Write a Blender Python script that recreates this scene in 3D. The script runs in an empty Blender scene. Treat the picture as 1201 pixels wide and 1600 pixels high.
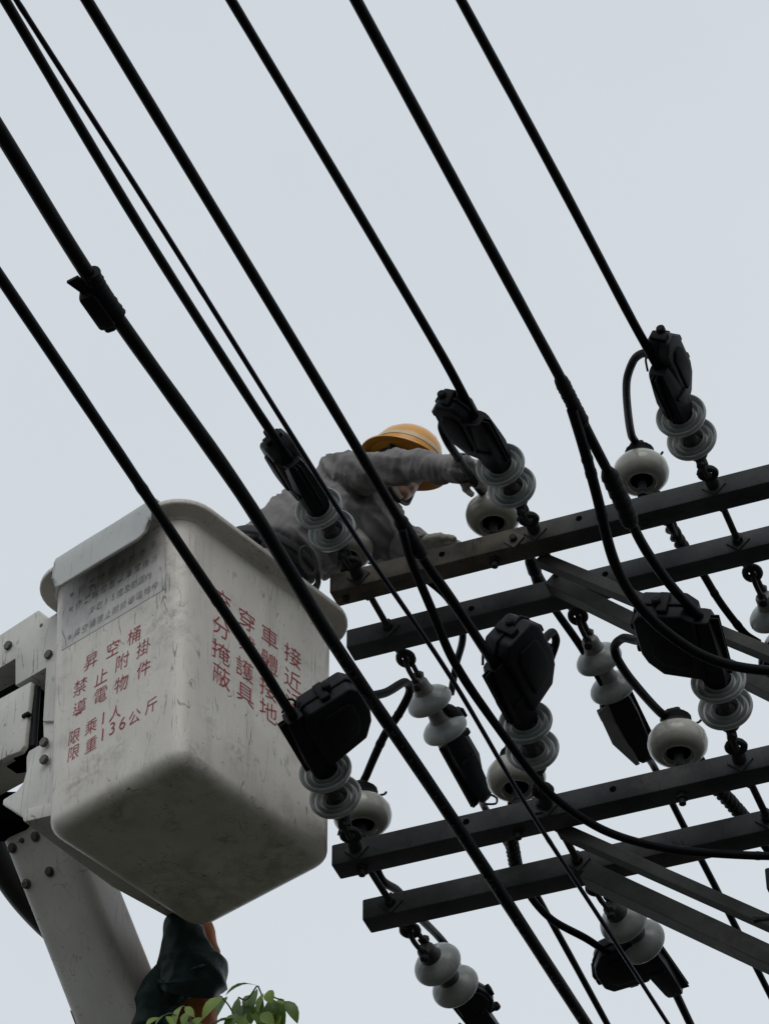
import bpy, bmesh, math, random
from mathutils import Vector, Matrix, noise
from math import sin, cos, radians, pi

SC = bpy.context.scene
COL = SC.collection
random.seed(7)
V = Vector

# ------------------------------------------------------------------ camera
PITCH, YAW, FPX, W, H = radians(43), radians(20.7), 5000.0, 1201, 1600
CAM = V((0, 0, 1.6))
cd = bpy.data.cameras.new('camera')
cam = bpy.data.objects.new('camera', cd)
COL.objects.link(cam)
cam.location = CAM
cam.rotation_euler = (pi / 2 + PITCH, 0, YAW)
cd.sensor_fit = 'VERTICAL'
cd.sensor_height = 24
cd.lens = FPX / H * 24
cd.clip_end = 2000
SC.camera = cam

# ------------------------------------------------------------------ overcast sky
SUN_EL, SUN_AZ = radians(40), radians(162)       # behind the camera, veiled by cloud
wd = bpy.data.worlds.new('World')
SC.world = wd
wd.use_nodes = True
nt = wd.node_tree
N, Lk = nt.nodes, nt.links
bg = N['Background']
sky = N.new('ShaderNodeTexSky')
sky.sky_type = 'NISHITA'
sky.sun_disc = False
sky.sun_elevation = SUN_EL
sky.sun_rotation = SUN_AZ
tc = N.new('ShaderNodeTexCoord')
cn = N.new('ShaderNodeTexNoise')
cn.inputs['Scale'].default_value = 4.2
cn.inputs['Detail'].default_value = 5
cn.inputs['Roughness'].default_value = 0.5
cr = N.new('ShaderNodeValToRGB')
cr.color_ramp.elements[0].position = 0.3
cr.color_ramp.elements[0].color = (6.15, 6.64, 7.10, 1)
cr.color_ramp.elements[1].position = 0.72
cr.color_ramp.elements[1].color = (6.50, 6.98, 7.42, 1)
sx = N.new('ShaderNodeSeparateXYZ')
gr = N.new('ShaderNodeMapRange')
gr.inputs['From Min'].default_value = 0.5
gr.inputs['From Max'].default_value = 0.85
gr.inputs['To Min'].default_value = 1.01
gr.inputs['To Max'].default_value = 0.99
mul = N.new('ShaderNodeMix')
mul.data_type = 'RGBA'
mul.blend_type = 'MULTIPLY'
mul.inputs[0].default_value = 1
mx = N.new('ShaderNodeMix')
mx.data_type = 'RGBA'
mx.inputs[0].default_value = 0.97
Lk.new(tc.outputs['Generated'], cn.inputs['Vector'])
Lk.new(tc.outputs['Generated'], sx.inputs[0])
Lk.new(sx.outputs['Z'], gr.inputs['Value'])
Lk.new(cn.outputs['Fac'], cr.inputs['Fac'])
Lk.new(cr.outputs['Color'], mul.inputs[6])
Lk.new(gr.outputs['Result'], mul.inputs[7])
Lk.new(sky.outputs['Color'], mx.inputs[6])
Lk.new(mul.outputs[2], mx.inputs[7])
Lk.new(mx.outputs[2], bg.inputs['Color'])
bg.inputs['Strength'].default_value = 0.105

sd = bpy.data.lights.new('sun', 'SUN')
sd.energy = 0.75
sd.angle = radians(40)
sd.color = (1.0, 0.97, 0.92)
sun = bpy.data.objects.new('sun', sd)
COL.objects.link(sun)
sdir = V((sin(SUN_AZ) * cos(SUN_EL), cos(SUN_AZ) * cos(SUN_EL), sin(SUN_EL)))
sun.rotation_euler = sdir.to_track_quat('Z', 'Y').to_euler()
sun.location = (-4, -6, 20)

vs = SC.view_settings
vs.view_transform = 'Standard'
vs.look = 'None'
vs.exposure = 0
vs.gamma = 1
vs.use_curve_mapping = False

# ------------------------------------------------------------------ measuring helpers: where a sight line meets a real plane
FW = V((-sin(YAW) * cos(PITCH), cos(YAW) * cos(PITCH), sin(PITCH)))
RT = V((cos(YAW), sin(YAW), 0))
UP = RT.cross(FW)


def ray(x, y):
    return (FW + RT * ((x - W / 2) / FPX) - UP * ((y - H / 2) / FPX)).normalized()


def onz(x, y, z):
    d = ray(x, y)
    return CAM + d * ((z - CAM.z) / d.z)


def ony(x, y, Y):
    d = ray(x, y)
    return CAM + d * ((Y - CAM.y) / d.y)


def atd(x, y, D):
    return CAM + ray(x, y) * D


def onplane(x, y, p, n):
    d = ray(x, y)
    return CAM + d * ((p - CAM).dot(n) / d.dot(n))


def on_sphere(x, y, c, r, zref):
    """point of the sight line at distance r from c (or nearest to it)"""
    d = ray(x, y)
    oc = CAM - c
    b = oc.dot(d)
    disc = b * b - (oc.dot(oc) - r * r)
    if disc <= 0:
        return c + (CAM + d * (-b) - c).normalized() * r
    ts = [-b - math.sqrt(disc), -b + math.sqrt(disc)]
    ps = [CAM + d * t for t in ts]
    return min(ps, key=lambda p: abs(p.z - zref))


# ------------------------------------------------------------------ materials
def material(name, base, rough=0.6, metal=0.0, second=None, scale=8.0, detail=6.0, lo=0.35, hi=0.68,
             bump=0.0, bump_scale=40.0, coat=0.0, grime=None, grime_scale=3.0, grime_lo=0.55, grime_hi=0.75,
             scratch=None, scratch_scale=6.0, speck=None, speck_scale=60.0, sub=0.0, rough_var=0.12, spec=0.5, streak=None, stains=None, fade=None):
    m = bpy.data.materials.new(name)
    m.use_nodes = True
    t = m.node_tree
    n, l = t.nodes, t.links
    p = n['Principled BSDF']
    p.inputs['Metallic'].default_value = metal
    p.inputs['Coat Weight'].default_value = coat
    p.inputs['Specular IOR Level'].default_value = spec
    tcn = n.new('ShaderNodeTexCoord')
    oi = n.new('ShaderNodeObjectInfo')
    add = n.new('ShaderNodeVectorMath')
    add.operation = 'ADD'
    sc_ = n.new('ShaderNodeVectorMath')
    sc_.operation = 'SCALE'
    sc_.inputs['Scale'].default_value = 13.0
    comb = n.new('ShaderNodeCombineXYZ')
    for k in range(3):
        l.new(oi.outputs['Random'], comb.inputs[k])
    l.new(comb.outputs[0], sc_.inputs[0])
    l.new(tcn.outputs['Object'], add.inputs[0])
    l.new(sc_.outputs[0], add.inputs[1])
    vec = add.outputs[0]

    def nz(scale, detail=5.0, rough_=0.55, dist=0.0):
        x = n.new('ShaderNodeTexNoise')
        x.inputs['Scale'].default_value = scale
        x.inputs['Detail'].default_value = detail
        x.inputs['Roughness'].default_value = rough_
        x.inputs['Distortion'].default_value = dist
        l.new(vec, x.inputs['Vector'])
        return x.outputs['Fac']

    def ramp(src, a, b, c0=(0, 0, 0, 1), c1=(1, 1, 1, 1)):
        r = n.new('ShaderNodeValToRGB')
        r.color_ramp.elements[0].position = a
        r.color_ramp.elements[0].color = c0
        r.color_ramp.elements[1].position = b
        r.color_ramp.elements[1].color = c1
        l.new(src, r.inputs['Fac'])
        return r.outputs['Color']

    def mixc(fac, a, b):
        x = n.new('ShaderNodeMix')
        x.data_type = 'RGBA'
        l.new(fac, x.inputs[0])
        if isinstance(a, tuple):
            x.inputs[6].default_value = a
        else:
            l.new(a, x.inputs[6])
        if isinstance(b, tuple):
            x.inputs[7].default_value = b
        else:
            l.new(b, x.inputs[7])
        return x.outputs[2]

    def mulv(a, b):
        x = n.new('ShaderNodeMath')
        x.operation = 'MULTIPLY'
        l.new(a, x.inputs[0])
        if isinstance(b, float):
            x.inputs[1].default_value = b
        else:
            l.new(b, x.inputs[1])
        return x.outputs[0]

    c4 = lambda c: (c[0], c[1], c[2], 1)
    second = second or tuple(v * 0.72 for v in base)
    f0 = nz(scale, detail)
    col = ramp(f0, lo, hi, c4(second), c4(base))
    if grime:
        g = mulv(ramp(nz(grime_scale, 8.0, 0.68, 0.4), grime_lo, grime_hi), 0.85)
        col = mixc(g, col, c4(grime))
    if speck:
        s = mulv(ramp(nz(speck_scale, 3.0, 0.6), 0.66, 0.72), ramp(nz(5.0, 3.0), 0.45, 0.62))
        col = mixc(s, col, c4(speck))
    if scratch:
        for k, (ss, wdt, rot, an) in enumerate(((2.4, 0.0050, (0.4, 0.9, 0.3), 0.08), (3.4, 0.0050, (1.9, 0.2, 1.1), 0.09), (2.9, 0.0050, (0.9, 2.3, 2.0), 0.08), (6.5, 0.008, (2.6, 1.3, 0.5), 0.16), (4.2, 0.006, (1.2, 0.6, 2.5), 0.07))):
            mp = n.new('ShaderNodeMapping')
            mp.inputs['Rotation'].default_value = rot
            mp.inputs['Scale'].default_value = (ss * scratch_scale, ss * scratch_scale, ss * scratch_scale * an)
            mp.inputs['Location'].default_value = (k * 3.1, k * 1.7, 1)
            l.new(vec, mp.inputs['Vector'])
            x = n.new('ShaderNodeTexNoise')
            x.inputs['Scale'].default_value = 1.0
            x.inputs['Detail'].default_value = 0.6
            l.new(mp.outputs[0], x.inputs['Vector'])
            s1 = n.new('ShaderNodeMath')
            s1.operation = 'SUBTRACT'
            l.new(x.outputs['Fac'], s1.inputs[0])
            s1.inputs[1].default_value = 0.5
            s2 = n.new('ShaderNodeMath')
            s2.operation = 'ABSOLUTE'
            l.new(s1.outputs[0], s2.inputs[0])
            s3 = n.new('ShaderNodeMath')
            s3.operation = 'LESS_THAN'
            l.new(s2.outputs[0], s3.inputs[0])
            s3.inputs[1].default_value = wdt
            mask = ramp(nz(scratch_scale * (1.1 + 0.5 * k), 3.0, 0.6), 0.53, 0.64)
            col = mixc(mulv(mulv(s3.outputs[0], mask), 0.68), col, c4(scratch))
    if streak:
        mp = n.new('ShaderNodeMapping')
        mp.inputs['Scale'].default_value = (16, 16, 2.2)
        l.new(vec, mp.inputs['Vector'])
        x = n.new('ShaderNodeTexNoise')
        x.inputs['Scale'].default_value = 1.0
        x.inputs['Detail'].default_value = 6
        l.new(mp.outputs[0], x.inputs['Vector'])
        col = mixc(mulv(mulv(ramp(x.outputs['Fac'], 0.5, 0.75), ramp(nz(2.6, 3.0), 0.42, 0.66)), 0.55), col, c4(streak))
    for (sxx, syy, szz, sr, sc3) in (stains or []):
        ds = n.new('ShaderNodeVectorMath')
        ds.operation = 'DISTANCE'
        l.new(tcn.outputs['Object'], ds.inputs[0])
        ds.inputs[1].default_value = (sxx, syy, szz)
        mr = n.new('ShaderNodeMapRange')
        mr.inputs['From Min'].default_value = sr
        mr.inputs['From Max'].default_value = sr * 0.25
        l.new(ds.outputs['Value'], mr.inputs['Value'])
        x = nz(38.0 if sr < 0.1 else 24.0, 6.0, 0.7)
        ad = n.new('ShaderNodeMath')
        ad.operation = 'MULTIPLY'
        l.new(mr.outputs['Result'], ad.inputs[0])
        l.new(ramp(x, 0.44, 0.60), ad.inputs[1])
        col = mixc(mulv(ad.outputs[0], 0.5), col, c4(sc3))
    if fade:
        sp = n.new('ShaderNodeSeparateXYZ')
        l.new(tcn.outputs['Object'], sp.inputs[0])
        mr = n.new('ShaderNodeMapRange')
        mr.inputs['From Min'].default_value = fade[0]
        mr.inputs['From Max'].default_value = fade[1]
        l.new(sp.outputs['X'], mr.inputs['Value'])
        ad = n.new('ShaderNodeMath')
        ad.operation = 'ADD'
        l.new(mr.outputs['Result'], ad.inputs[0])
        l.new(mulv(ramp(nz(5.0, 6.0, 0.65), 0.3, 0.7), 0.5), ad.inputs[1])
        col = mixc(ramp(ad.outputs[0], 0.35, 0.85), col, ramp(nz(7.0, 8.0), 0.35, 0.68, c4(fade[3]), c4(fade[2])))
    l.new(col, p.inputs['Base Color'])
    rr = n.new('ShaderNodeMapRange')
    rr.inputs['To Min'].default_value = max(0.05, rough - rough_var)
    rr.inputs['To Max'].default_value = min(1, rough + rough_var)
    l.new(f0, rr.inputs['Value'])
    l.new(rr.outputs['Result'], p.inputs['Roughness'])
    if bump:
        bn = n.new('ShaderNodeBump')
        bn.inputs['Strength'].default_value = bump
        bn.inputs['Distance'].default_value = 0.01
        l.new(nz(bump_scale, 4.0), bn.inputs['Height'])
        l.new(bn.outputs[0], p.inputs['Normal'])
    if sub:
        p.inputs['Subsurface Weight'].default_value = sub
        p.inputs['Subsurface Radius'].default_value = (0.02, 0.01, 0.006)
    return m


# dirt patches on the bucket shell, in the shell's own coordinates
DK, BR = (0.05, 0.045, 0.035), (0.17, 0.135, 0.085)
STAINS = [tuple(onz(x, y, z) - V((-3.300, 7.066, 7.455))) + (r_, c_) for x, y, z, r_, c_ in (
    (352, 1312, 7.455, 0.05, DK), (272, 1290, 7.455, 0.05, DK), (395, 1360, 7.46, 0.12, BR), (180, 1270, 7.46, 0.10, BR), (330, 1400, 7.46, 0.13, BR), (440, 1330, 7.46, 0.10, DK),
    (488, 1300, 7.56, 0.10, BR), (300, 1190, 7.50, 0.07, DK), (262, 970, 8.02, 0.10, DK), (278, 1010, 7.95, 0.09, DK), (262, 1105, 7.72, 0.05, DK), (340, 1110, 7.68, 0.07, DK),
    (385, 1170, 7.62, 0.09, DK), (430, 1080, 7.75, 0.08, DK), (250, 905, 8.2, 0.10, DK), (380, 930, 8.2, 0.07, DK), (300, 870, 8.25, 0.08, DK), (150, 1200, 7.6, 0.08, BR), (115, 1230, 7.57, 0.07, BR), (200, 1180, 7.62, 0.08, DK))]

BT = atd(60, 1262, 10.45)
BSTAINS = [tuple(atd(x, y, d_) - BT) + (r_, c_) for x, y, d_, r_, c_ in ((92, 1425, 10.42, 0.05, (0.24, 0.19, 0.07)), (78, 1455, 10.46, 0.05, (0.24, 0.19, 0.07)), (150, 1400, 10.5, 0.10, DK), (190, 1520, 10.7, 0.10, DK), (150, 1580, 10.7, 0.14, DK))]

M = {}
M['fibreglass'] = material('fibreglass', (0.625, 0.588, 0.53), 0.38, second=(0.525, 0.49, 0.437), scale=5, detail=9,
                           bump=0.06, bump_scale=55, grime=(0.19, 0.17, 0.135), grime_scale=4.2, grime_lo=0.54, grime_hi=0.88, streak=(0.28, 0.25, 0.20), stains=STAINS,
                           scratch=(0.06, 0.055, 0.045), scratch_scale=5.5, speck=(0.07, 0.06, 0.05), speck_scale=110)
M['bracket_paint'] = material('bracket_paint', (0.58, 0.565, 0.52), 0.45, second=(0.47, 0.455, 0.415), scale=6, detail=8,
                              bump=0.05, bump_scale=60, grime=(0.25, 0.23, 0.19), grime_scale=4, grime_lo=0.6, grime_hi=0.85,
                              scratch=(0.08, 0.07, 0.06), scratch_scale=4, speck=(0.1, 0.09, 0.07), speck_scale=70)
M['boom_paint'] = material('boom_paint', (0.50, 0.485, 0.45), 0.5, second=(0.39, 0.375, 0.345), scale=3.5, detail=9,
                           bump=0.05, bump_scale=45, grime=(0.17, 0.15, 0.12), grime_scale=3.0, grime_lo=0.58, grime_hi=0.84,
                           scratch=(0.14, 0.12, 0.08), scratch_scale=6, stains=BSTAINS, streak=(0.2, 0.18, 0.14), speck=(0.08, 0.07, 0.06), speck_scale=60)
M['pad'] = material('pad', (0.47, 0.48, 0.47), 0.55, second=(0.40, 0.41, 0.40), scale=5, detail=8,
                    grime=(0.2, 0.19, 0.17), grime_scale=5, grime_lo=0.62, grime_hi=0.85, scratch=(0.1, 0.1, 0.09), scratch_scale=4)
M['notice'] = material('notice', (0.53, 0.51, 0.485), 0.5, second=(0.44, 0.422, 0.405), scale=14, detail=9,
                       grime=(0.24, 0.22, 0.23), grime_scale=9, grime_lo=0.5, grime_hi=0.8, scratch=(0.05, 0.05, 0.05), scratch_scale=3)
M['red_paint'] = material('red_paint', (0.34, 0.012, 0.024), 0.6, second=(0.27, 0.012, 0.022), scale=40)
M['black_ink'] = material('black_ink', (0.11, 0.10, 0.11), 0.6, second=(0.30, 0.285, 0.29), scale=60, lo=0.4, hi=0.6)
M['arm_steel'] = material('arm_steel', (0.054, 0.058, 0.061), 0.6, metal=0.0, spec=0.2, second=(0.024, 0.026, 0.0275), scale=7, detail=9,
                          bump=0.12, bump_scale=45, grime=(0.095, 0.087, 0.068), grime_scale=4.5, grime_lo=0.55, grime_hi=0.8,
                          scratch=(0.02, 0.02, 0.018), scratch_scale=6, speck=(0.02, 0.02, 0.018), speck_scale=70)
M['arm_rust'] = material('arm_rust', (0.125, 0.112, 0.09), 0.7, metal=0.0, spec=0.2, fade=(-1.45, -0.85, (0.054, 0.058, 0.060), (0.024, 0.026, 0.027)), second=(0.036, 0.034, 0.029), scale=9, detail=9,
                         bump=0.15, bump_scale=50, grime=(0.14, 0.115, 0.08), grime_scale=6, grime_lo=0.5, grime_hi=0.75,
                         scratch=(0.03, 0.025, 0.02), scratch_scale=7, speck=(0.03, 0.028, 0.022), speck_scale=70)
M['brace_steel'] = material('brace_steel', (0.062, 0.065, 0.060), 0.65, metal=0.0, spec=0.2, second=(0.030, 0.0315, 0.029), scale=8, detail=9,
                            bump=0.15, bump_scale=40, grime=(0.10, 0.09, 0.07), grime_scale=6, grime_lo=0.55, grime_hi=0.75)
M['hardware'] = material('hardware', (0.026, 0.026, 0.026), 0.6, metal=0.0, spec=0.2, second=(0.012, 0.012, 0.012), scale=40, bump=0.3, bump_scale=140)
M['zinc'] = material('zinc', (0.21, 0.215, 0.205), 0.55, metal=0.3, second=(0.13, 0.13, 0.12), scale=30, bump=0.15, bump_scale=120)
M['old_cap'] = material('old_cap', (0.05, 0.048, 0.045), 0.65, metal=0.2, second=(0.025, 0.025, 0.025), scale=30, bump=0.2, bump_scale=120)
M['cable'] = material('cable', (0.006, 0.0066, 0.0078), 0.46, second=(0.0035, 0.004, 0.0048), scale=25, bump=0.08, bump_scale=150, spec=0.07)
M['purple_cable'] = material('purple_cable', (0.013, 0.010, 0.026), 0.42, second=(0.006, 0.005, 0.012), scale=20, spec=0.13)
M['rubber'] = material('rubber', (0.009, 0.0095, 0.0105), 0.6, second=(0.005, 0.0052, 0.006), scale=18, bump=0.1, bump_scale=90, spec=0.14)
M['plastic'] = material('plastic', (0.0085, 0.009, 0.0135), 0.46, second=(0.0045, 0.0048, 0.007), scale=14, bump=0.05, bump_scale=70, spec=0.15,
                        grime=(0.02, 0.02, 0.021), grime_scale=12, grime_lo=0.62, grime_hi=0.85)
M['grey_plastic'] = material('grey_plastic', (0.034, 0.036, 0.040), 0.5, spec=0.2, second=(0.018, 0.019, 0.021), scale=14, bump=0.05, bump_scale=70)
M['pale_plate'] = material('pale_plate', (0.20, 0.20, 0.21), 0.5, second=(0.15, 0.15, 0.155), scale=12)
M['porcelain'] = material('porcelain', (0.29, 0.31, 0.305), 0.30, spec=0.4, second=(0.185, 0.20, 0.195), scale=10, detail=8,
                          grime=(0.13, 0.12, 0.095), grime_scale=9, grime_lo=0.55, grime_hi=0.85, coat=0.08, speck=(0.08, 0.07, 0.055), speck_scale=60)
M['cream_porcelain'] = material('cream_porcelain', (0.40, 0.388, 0.342), 0.2, spec=0.45, second=(0.28, 0.27, 0.235), scale=7, detail=8,
                                grime=(0.16, 0.135, 0.10), grime_scale=6, grime_lo=0.56, grime_hi=0.85, coat=0.15, speck=(0.07, 0.06, 0.05), speck_scale=70)
M['jacket'] = material('jacket', (0.25, 0.234, 0.228), 0.9, second=(0.155, 0.146, 0.146), scale=9, detail=9, bump=0.25, bump_scale=220,
                       grime=(0.32, 0.30, 0.285), grime_scale=7, grime_lo=0.58, grime_hi=0.8, spec=0.15)
M['trousers'] = material('trousers', (0.016, 0.023, 0.036), 0.85, second=(0.010, 0.014, 0.022), scale=12, bump=0.2, bump_scale=200, spec=0.2)
M['skin'] = material('skin', (0.27, 0.15, 0.105), 0.5, second=(0.22, 0.115, 0.08), scale=30, sub=0.08)
M['glove'] = material('glove', (0.42, 0.40, 0.35), 0.85, second=(0.32, 0.30, 0.26), scale=40, bump=0.3, bump_scale=250)
M['hair'] = material('hair', (0.012, 0.010, 0.009), 0.6, second=(0.02, 0.017, 0.015), scale=60, bump=0.4, bump_scale=200)
M['helmet'] = material('helmet', (0.68, 0.31, 0.035), 0.30, second=(0.56, 0.235, 0.025), scale=8, detail=7,
                       grime=(0.28, 0.14, 0.04), grime_scale=10, grime_lo=0.58, grime_hi=0.8, coat=0.2)
M['band'] = material('band', (0.60, 0.50, 0.33), 0.4, second=(0.52, 0.40, 0.22), scale=20, grime=(0.45, 0.25, 0.07), grime_scale=16)
M['strap'] = material('strap', (0.012, 0.012, 0.013), 0.7, second=(0.02, 0.02, 0.02), scale=80)
M['mask_tan'] = material('mask_tan', (0.22, 0.18, 0.14), 0.7, second=(0.16, 0.13, 0.10), scale=50)
M['boot'] = material('boot', (0.02, 0.018, 0.016), 0.6)
M['tarp'] = material('tarp', (0.013, 0.030, 0.028), 0.5, second=(0.007, 0.016, 0.016), scale=9, detail=8, bump=0.35, bump_scale=30, spec=0.2)
M['orange_cloth'] = material('orange_cloth', (0.42, 0.125, 0.026), 0.6, second=(0.32, 0.09, 0.02), scale=7, detail=8, bump=0.2, bump_scale=30)
M['hose'] = material('hose', (0.010, 0.011, 0.014), 0.5, second=(0.006, 0.006, 0.008), scale=20)
M['void'] = material('void', (0.003, 0.003, 0.003), 0.9, second=(0.002, 0.002, 0.002), scale=20, spec=0.02)  # near-black: painted shade of holes and gaps, also the knuckle block
M['bolt'] = material('bolt', (0.12, 0.11, 0.095), 0.5, metal=0.5, second=(0.07, 0.06, 0.055), scale=50)
M['ground'] = material('ground', (0.048, 0.045, 0.038), 0.9, second=(0.032, 0.030, 0.026), scale=0.6, detail=10, bump=0.3, bump_scale=60)
M['concrete'] = material('concrete', (0.30, 0.29, 0.27), 0.85, second=(0.22, 0.21, 0.20), scale=3, detail=9, bump=0.2, bump_scale=50)
M['bark'] = material('bark', (0.09, 0.07, 0.05), 0.9, second=(0.05, 0.04, 0.03), scale=14, bump=0.5, bump_scale=30)
M['stem'] = material('stem', (0.12, 0.13, 0.05), 0.7, second=(0.07, 0.07, 0.035), scale=30)


def leaf_material(name, c0, c1):
    m = material(name, c0, 0.42, second=c1, scale=18, spec=0.4)
    p = m.node_tree.nodes['Principled BSDF']
    out = m.node_tree.nodes['Material Output']
    tr = m.node_tree.nodes.new('ShaderNodeBsdfTranslucent')
    tr.inputs['Color'].default_value = (c0[0] * 2.2, c0[1] * 2.0, c0[2] * 1.2, 1)
    ms = m.node_tree.nodes.new('ShaderNodeMixShader')
    ms.inputs[0].default_value = 0.35
    m.node_tree.links.new(p.outputs[0], ms.inputs[1])
    m.node_tree.links.new(tr.outputs[0], ms.inputs[2])
    m.node_tree.links.new(ms.outputs[0], out.inputs['Surface'])
    return m


M['leaf'] = leaf_material('leaf', (0.085, 0.145, 0.034), (0.045, 0.09, 0.025))
M['leaf_young'] = leaf_material('leaf_young', (0.19, 0.26, 0.055), (0.13, 0.19, 0.042))


# ------------------------------------------------------------------ mesh builder
class MB:
    def __init__(s):
        s.v, s.f = [], []

    def add(s, vs, fs):
        o = len(s.v)
        s.v += [V(p) for p in vs]
        s.f += [tuple(i + o for i in f) for f in fs]
        return s

    def rings(s, rs, cap0=True, cap1=True, closed=True):
        n = len(rs[0])
        vs = [p for r in rs for p in r]
        fs = []
        for k in range(len(rs) - 1):
            for i in range(n if closed else n - 1):
                j = (i + 1) % n
                fs.append((k * n + i, k * n + j, (k + 1) * n + j, (k + 1) * n + i))
        if cap0:
            fs.append(tuple(reversed(range(n))))
        if cap1:
            fs.append(tuple(range((len(rs) - 1) * n, len(rs) * n)))
        return s.add(vs, fs)

    def tube(s, pts, r, n=12, caps=True, squash=1.0):
        pts = [V(p) for p in pts]
        rad = r if isinstance(r, (list, tuple)) else [r] * len(pts)
        tang = []
        for i in range(len(pts)):
            a = pts[max(0, i - 1)]
            b = pts[min(len(pts) - 1, i + 1)]
            d = b - a
            tang.append(d.normalized() if d.length > 1e-9 else V((0, 0, 1)))
        ref = tang[0].orthogonal().normalized()
        rs = []
        for i, p in enumerate(pts):
            t = tang[i]
            ref = (ref - t * ref.dot(t))
            if ref.length < 1e-6:
                ref = t.orthogonal()
            ref.normalize()
            b = t.cross(ref)
            rs.append([p + (ref * cos(2 * pi * k / n) + b * sin(2 * pi * k / n) * squash) * rad[i] for k in range(n)])
        return s.rings(rs, caps, caps)

    def lathe(s, prof, o, z, n=32, cap0=True, cap1=True):
        """prof: (distance along z, radius)"""
        z = V(z).normalized()
        x = z.orthogonal().normalized()
        y = z.cross(x)
        o = V(o)
        return s.rings([[o + z * h + (x * cos(2 * pi * k / n) + y * sin(2 * pi * k / n)) * max(r, 1e-4) for k in range(n)] for h, r in prof], cap0, cap1)

    def box(s, c, ax, size, bevel=0.0, seg=2, taper=1.0):
        """ax: 3 axes, size: full lengths; taper scales x,y at the +z end"""
        bm = bmesh.new()
        bmesh.ops.create_cube(bm, size=1)
        for v in bm.verts:
            t = taper if v.co.z > 0 else 1.0
            v.co = V((v.co.x * size[0] * t, v.co.y * size[1] * t, v.co.z * size[2]))
        if bevel:
            bmesh.ops.bevel(bm, geom=list(bm.edges), offset=bevel, segments=seg, profile=0.5, affect='EDGES')
        s._bm(bm, lambda p: V(c) + V(ax[0]) * p.x + V(ax[1]) * p.y + V(ax[2]) * p.z)
        return s

    def prism(s, poly, ext, bevel=0.0, seg=2):
        """poly: 3d points of a flat outline, ext: extrusion vector"""
        bm = bmesh.new()
        a = [bm.verts.new(p) for p in poly]
        b = [bm.verts.new(V(p) + V(ext)) for p in poly]
        bm.faces.new(a)
        bm.faces.new(list(reversed(b)))
        n = len(a)
        for i in range(n):
            bm.faces.new((a[(i + 1) % n], a[i], b[i], b[(i + 1) % n]))
        bmesh.ops.recalc_face_normals(bm, faces=bm.faces)
        if bevel:
            bmesh.ops.bevel(bm, geom=list(bm.edges), offset=bevel, segments=seg, profile=0.5, affect='EDGES', clamp_overlap=True)
        s._bm(bm, lambda p: p)
        return s

    def _bm(s, bm, f):
        bm.verts.index_update()
        s.add([f(v.co) for v in bm.verts], [tuple(v.index for v in fc.verts) for fc in bm.faces])
        bm.free()

    def build(s, name, mat, parent=None, smooth=35, recalc=True):
        me = bpy.data.meshes.new(name)
        inv = parent.matrix_basis.inverted() if (parent is not None and getattr(s, 'world', True)) else None
        p2 = parent
        if parent is not None and parent.parent is not None:
            inv = parent.parent.matrix_basis.inverted()
        vs = [(inv @ p) if inv is not None else p for p in s.v]
        me.from_pydata([tuple(p) for p in vs], [], s.f)
        if recalc:
            bm = bmesh.new()
            bm.from_mesh(me)
            bmesh.ops.recalc_face_normals(bm, faces=bm.faces)
            bm.to_mesh(me)
            bm.free()
        me.materials.append(M[mat] if isinstance(mat, str) else mat)
        for p in me.polygons:
            p.use_smooth = smooth is not None
        if smooth is not None:
            me.set_sharp_from_angle(angle=radians(smooth))
        o = bpy.data.objects.new(name, me)
        COL.objects.link(o)
        if p2 is not None:
            o.parent = p2
        return o


def tag(o, label=None, cat=None, group=None, kind=None):
    if label:
        o['label'] = label
    if cat:
        o['category'] = cat
    if group:
        o['group'] = group
    if kind:
        o['kind'] = kind
    return o


def thing(name, loc, label, cat, group=None, mat3=None):
    o = bpy.data.objects.new(name, None)
    o.empty_display_size = 0.05
    COL.objects.link(o)
    if mat3 is not None:
        m = mat3.to_4x4()
        m.translation = V(loc)
        o.matrix_basis = m
    else:
        o.matrix_basis = Matrix.Translation(V(loc))
    return tag(o, label, cat, group)


def copy_tree(o, parent=None):
    c = o.copy()
    COL.objects.link(c)
    if parent is not None:
        c.parent = parent
    for ch in [x for x in bpy.data.objects if x.parent == o]:
        copy_tree(ch, c)
    return c


def spline(pts, step=8):
    pts = [V(p) for p in pts]
    if len(pts) < 3:
        return [pts[0].lerp(pts[1], i / step) for i in range(step + 1)]
    out = []
    for i in range(len(pts) - 1):
        p0 = pts[i - 1] if i else pts[0] * 2 - pts[1]
        p1, p2 = pts[i], pts[i + 1]
        p3 = pts[i + 2] if i + 2 < len(pts) else pts[-1] * 2 - pts[-2]
        for k in range(step):
            # centripetal-ish Catmull-Rom
            t = k / step
            m1 = (p2 - p0) * 0.5
            m2 = (p3 - p1) * 0.5
            l = (p2 - p1).length
            if m1.length > l:
                m1 = m1.normalized() * l
            if m2.length > l:
                m2 = m2.normalized() * l
            t2, t3 = t * t, t * t * t
            out.append(p1 * (2 * t3 - 3 * t2 + 1) + m1 * (t3 - 2 * t2 + t) + p2 * (-2 * t3 + 3 * t2) + m2 * (t3 - t2))
    out.append(pts[-1])
    return out


def P(spec):
    if isinstance(spec, Vector):
        return spec
    x, y, k, val = spec
    return {'z': onz, 'y': ony, 'd': atd}[k](x, y, val)


def frame(z, hint):
    z = V(z).normalized()
    x = (V(hint) - z * V(hint).dot(z)).normalized()
    y = z.cross(x)
    return Matrix((x, y, z)).transposed()


# ------------------------------------------------------------------ ground
g = MB().add([(-250, -250, 0), (250, -250, 0), (250, 250, 0), (-250, 250, 0)], [(0, 1, 2, 3)])
tag(g.build('ground', 'ground', None, None), 'grey paved ground', None, None, 'structure')

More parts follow.
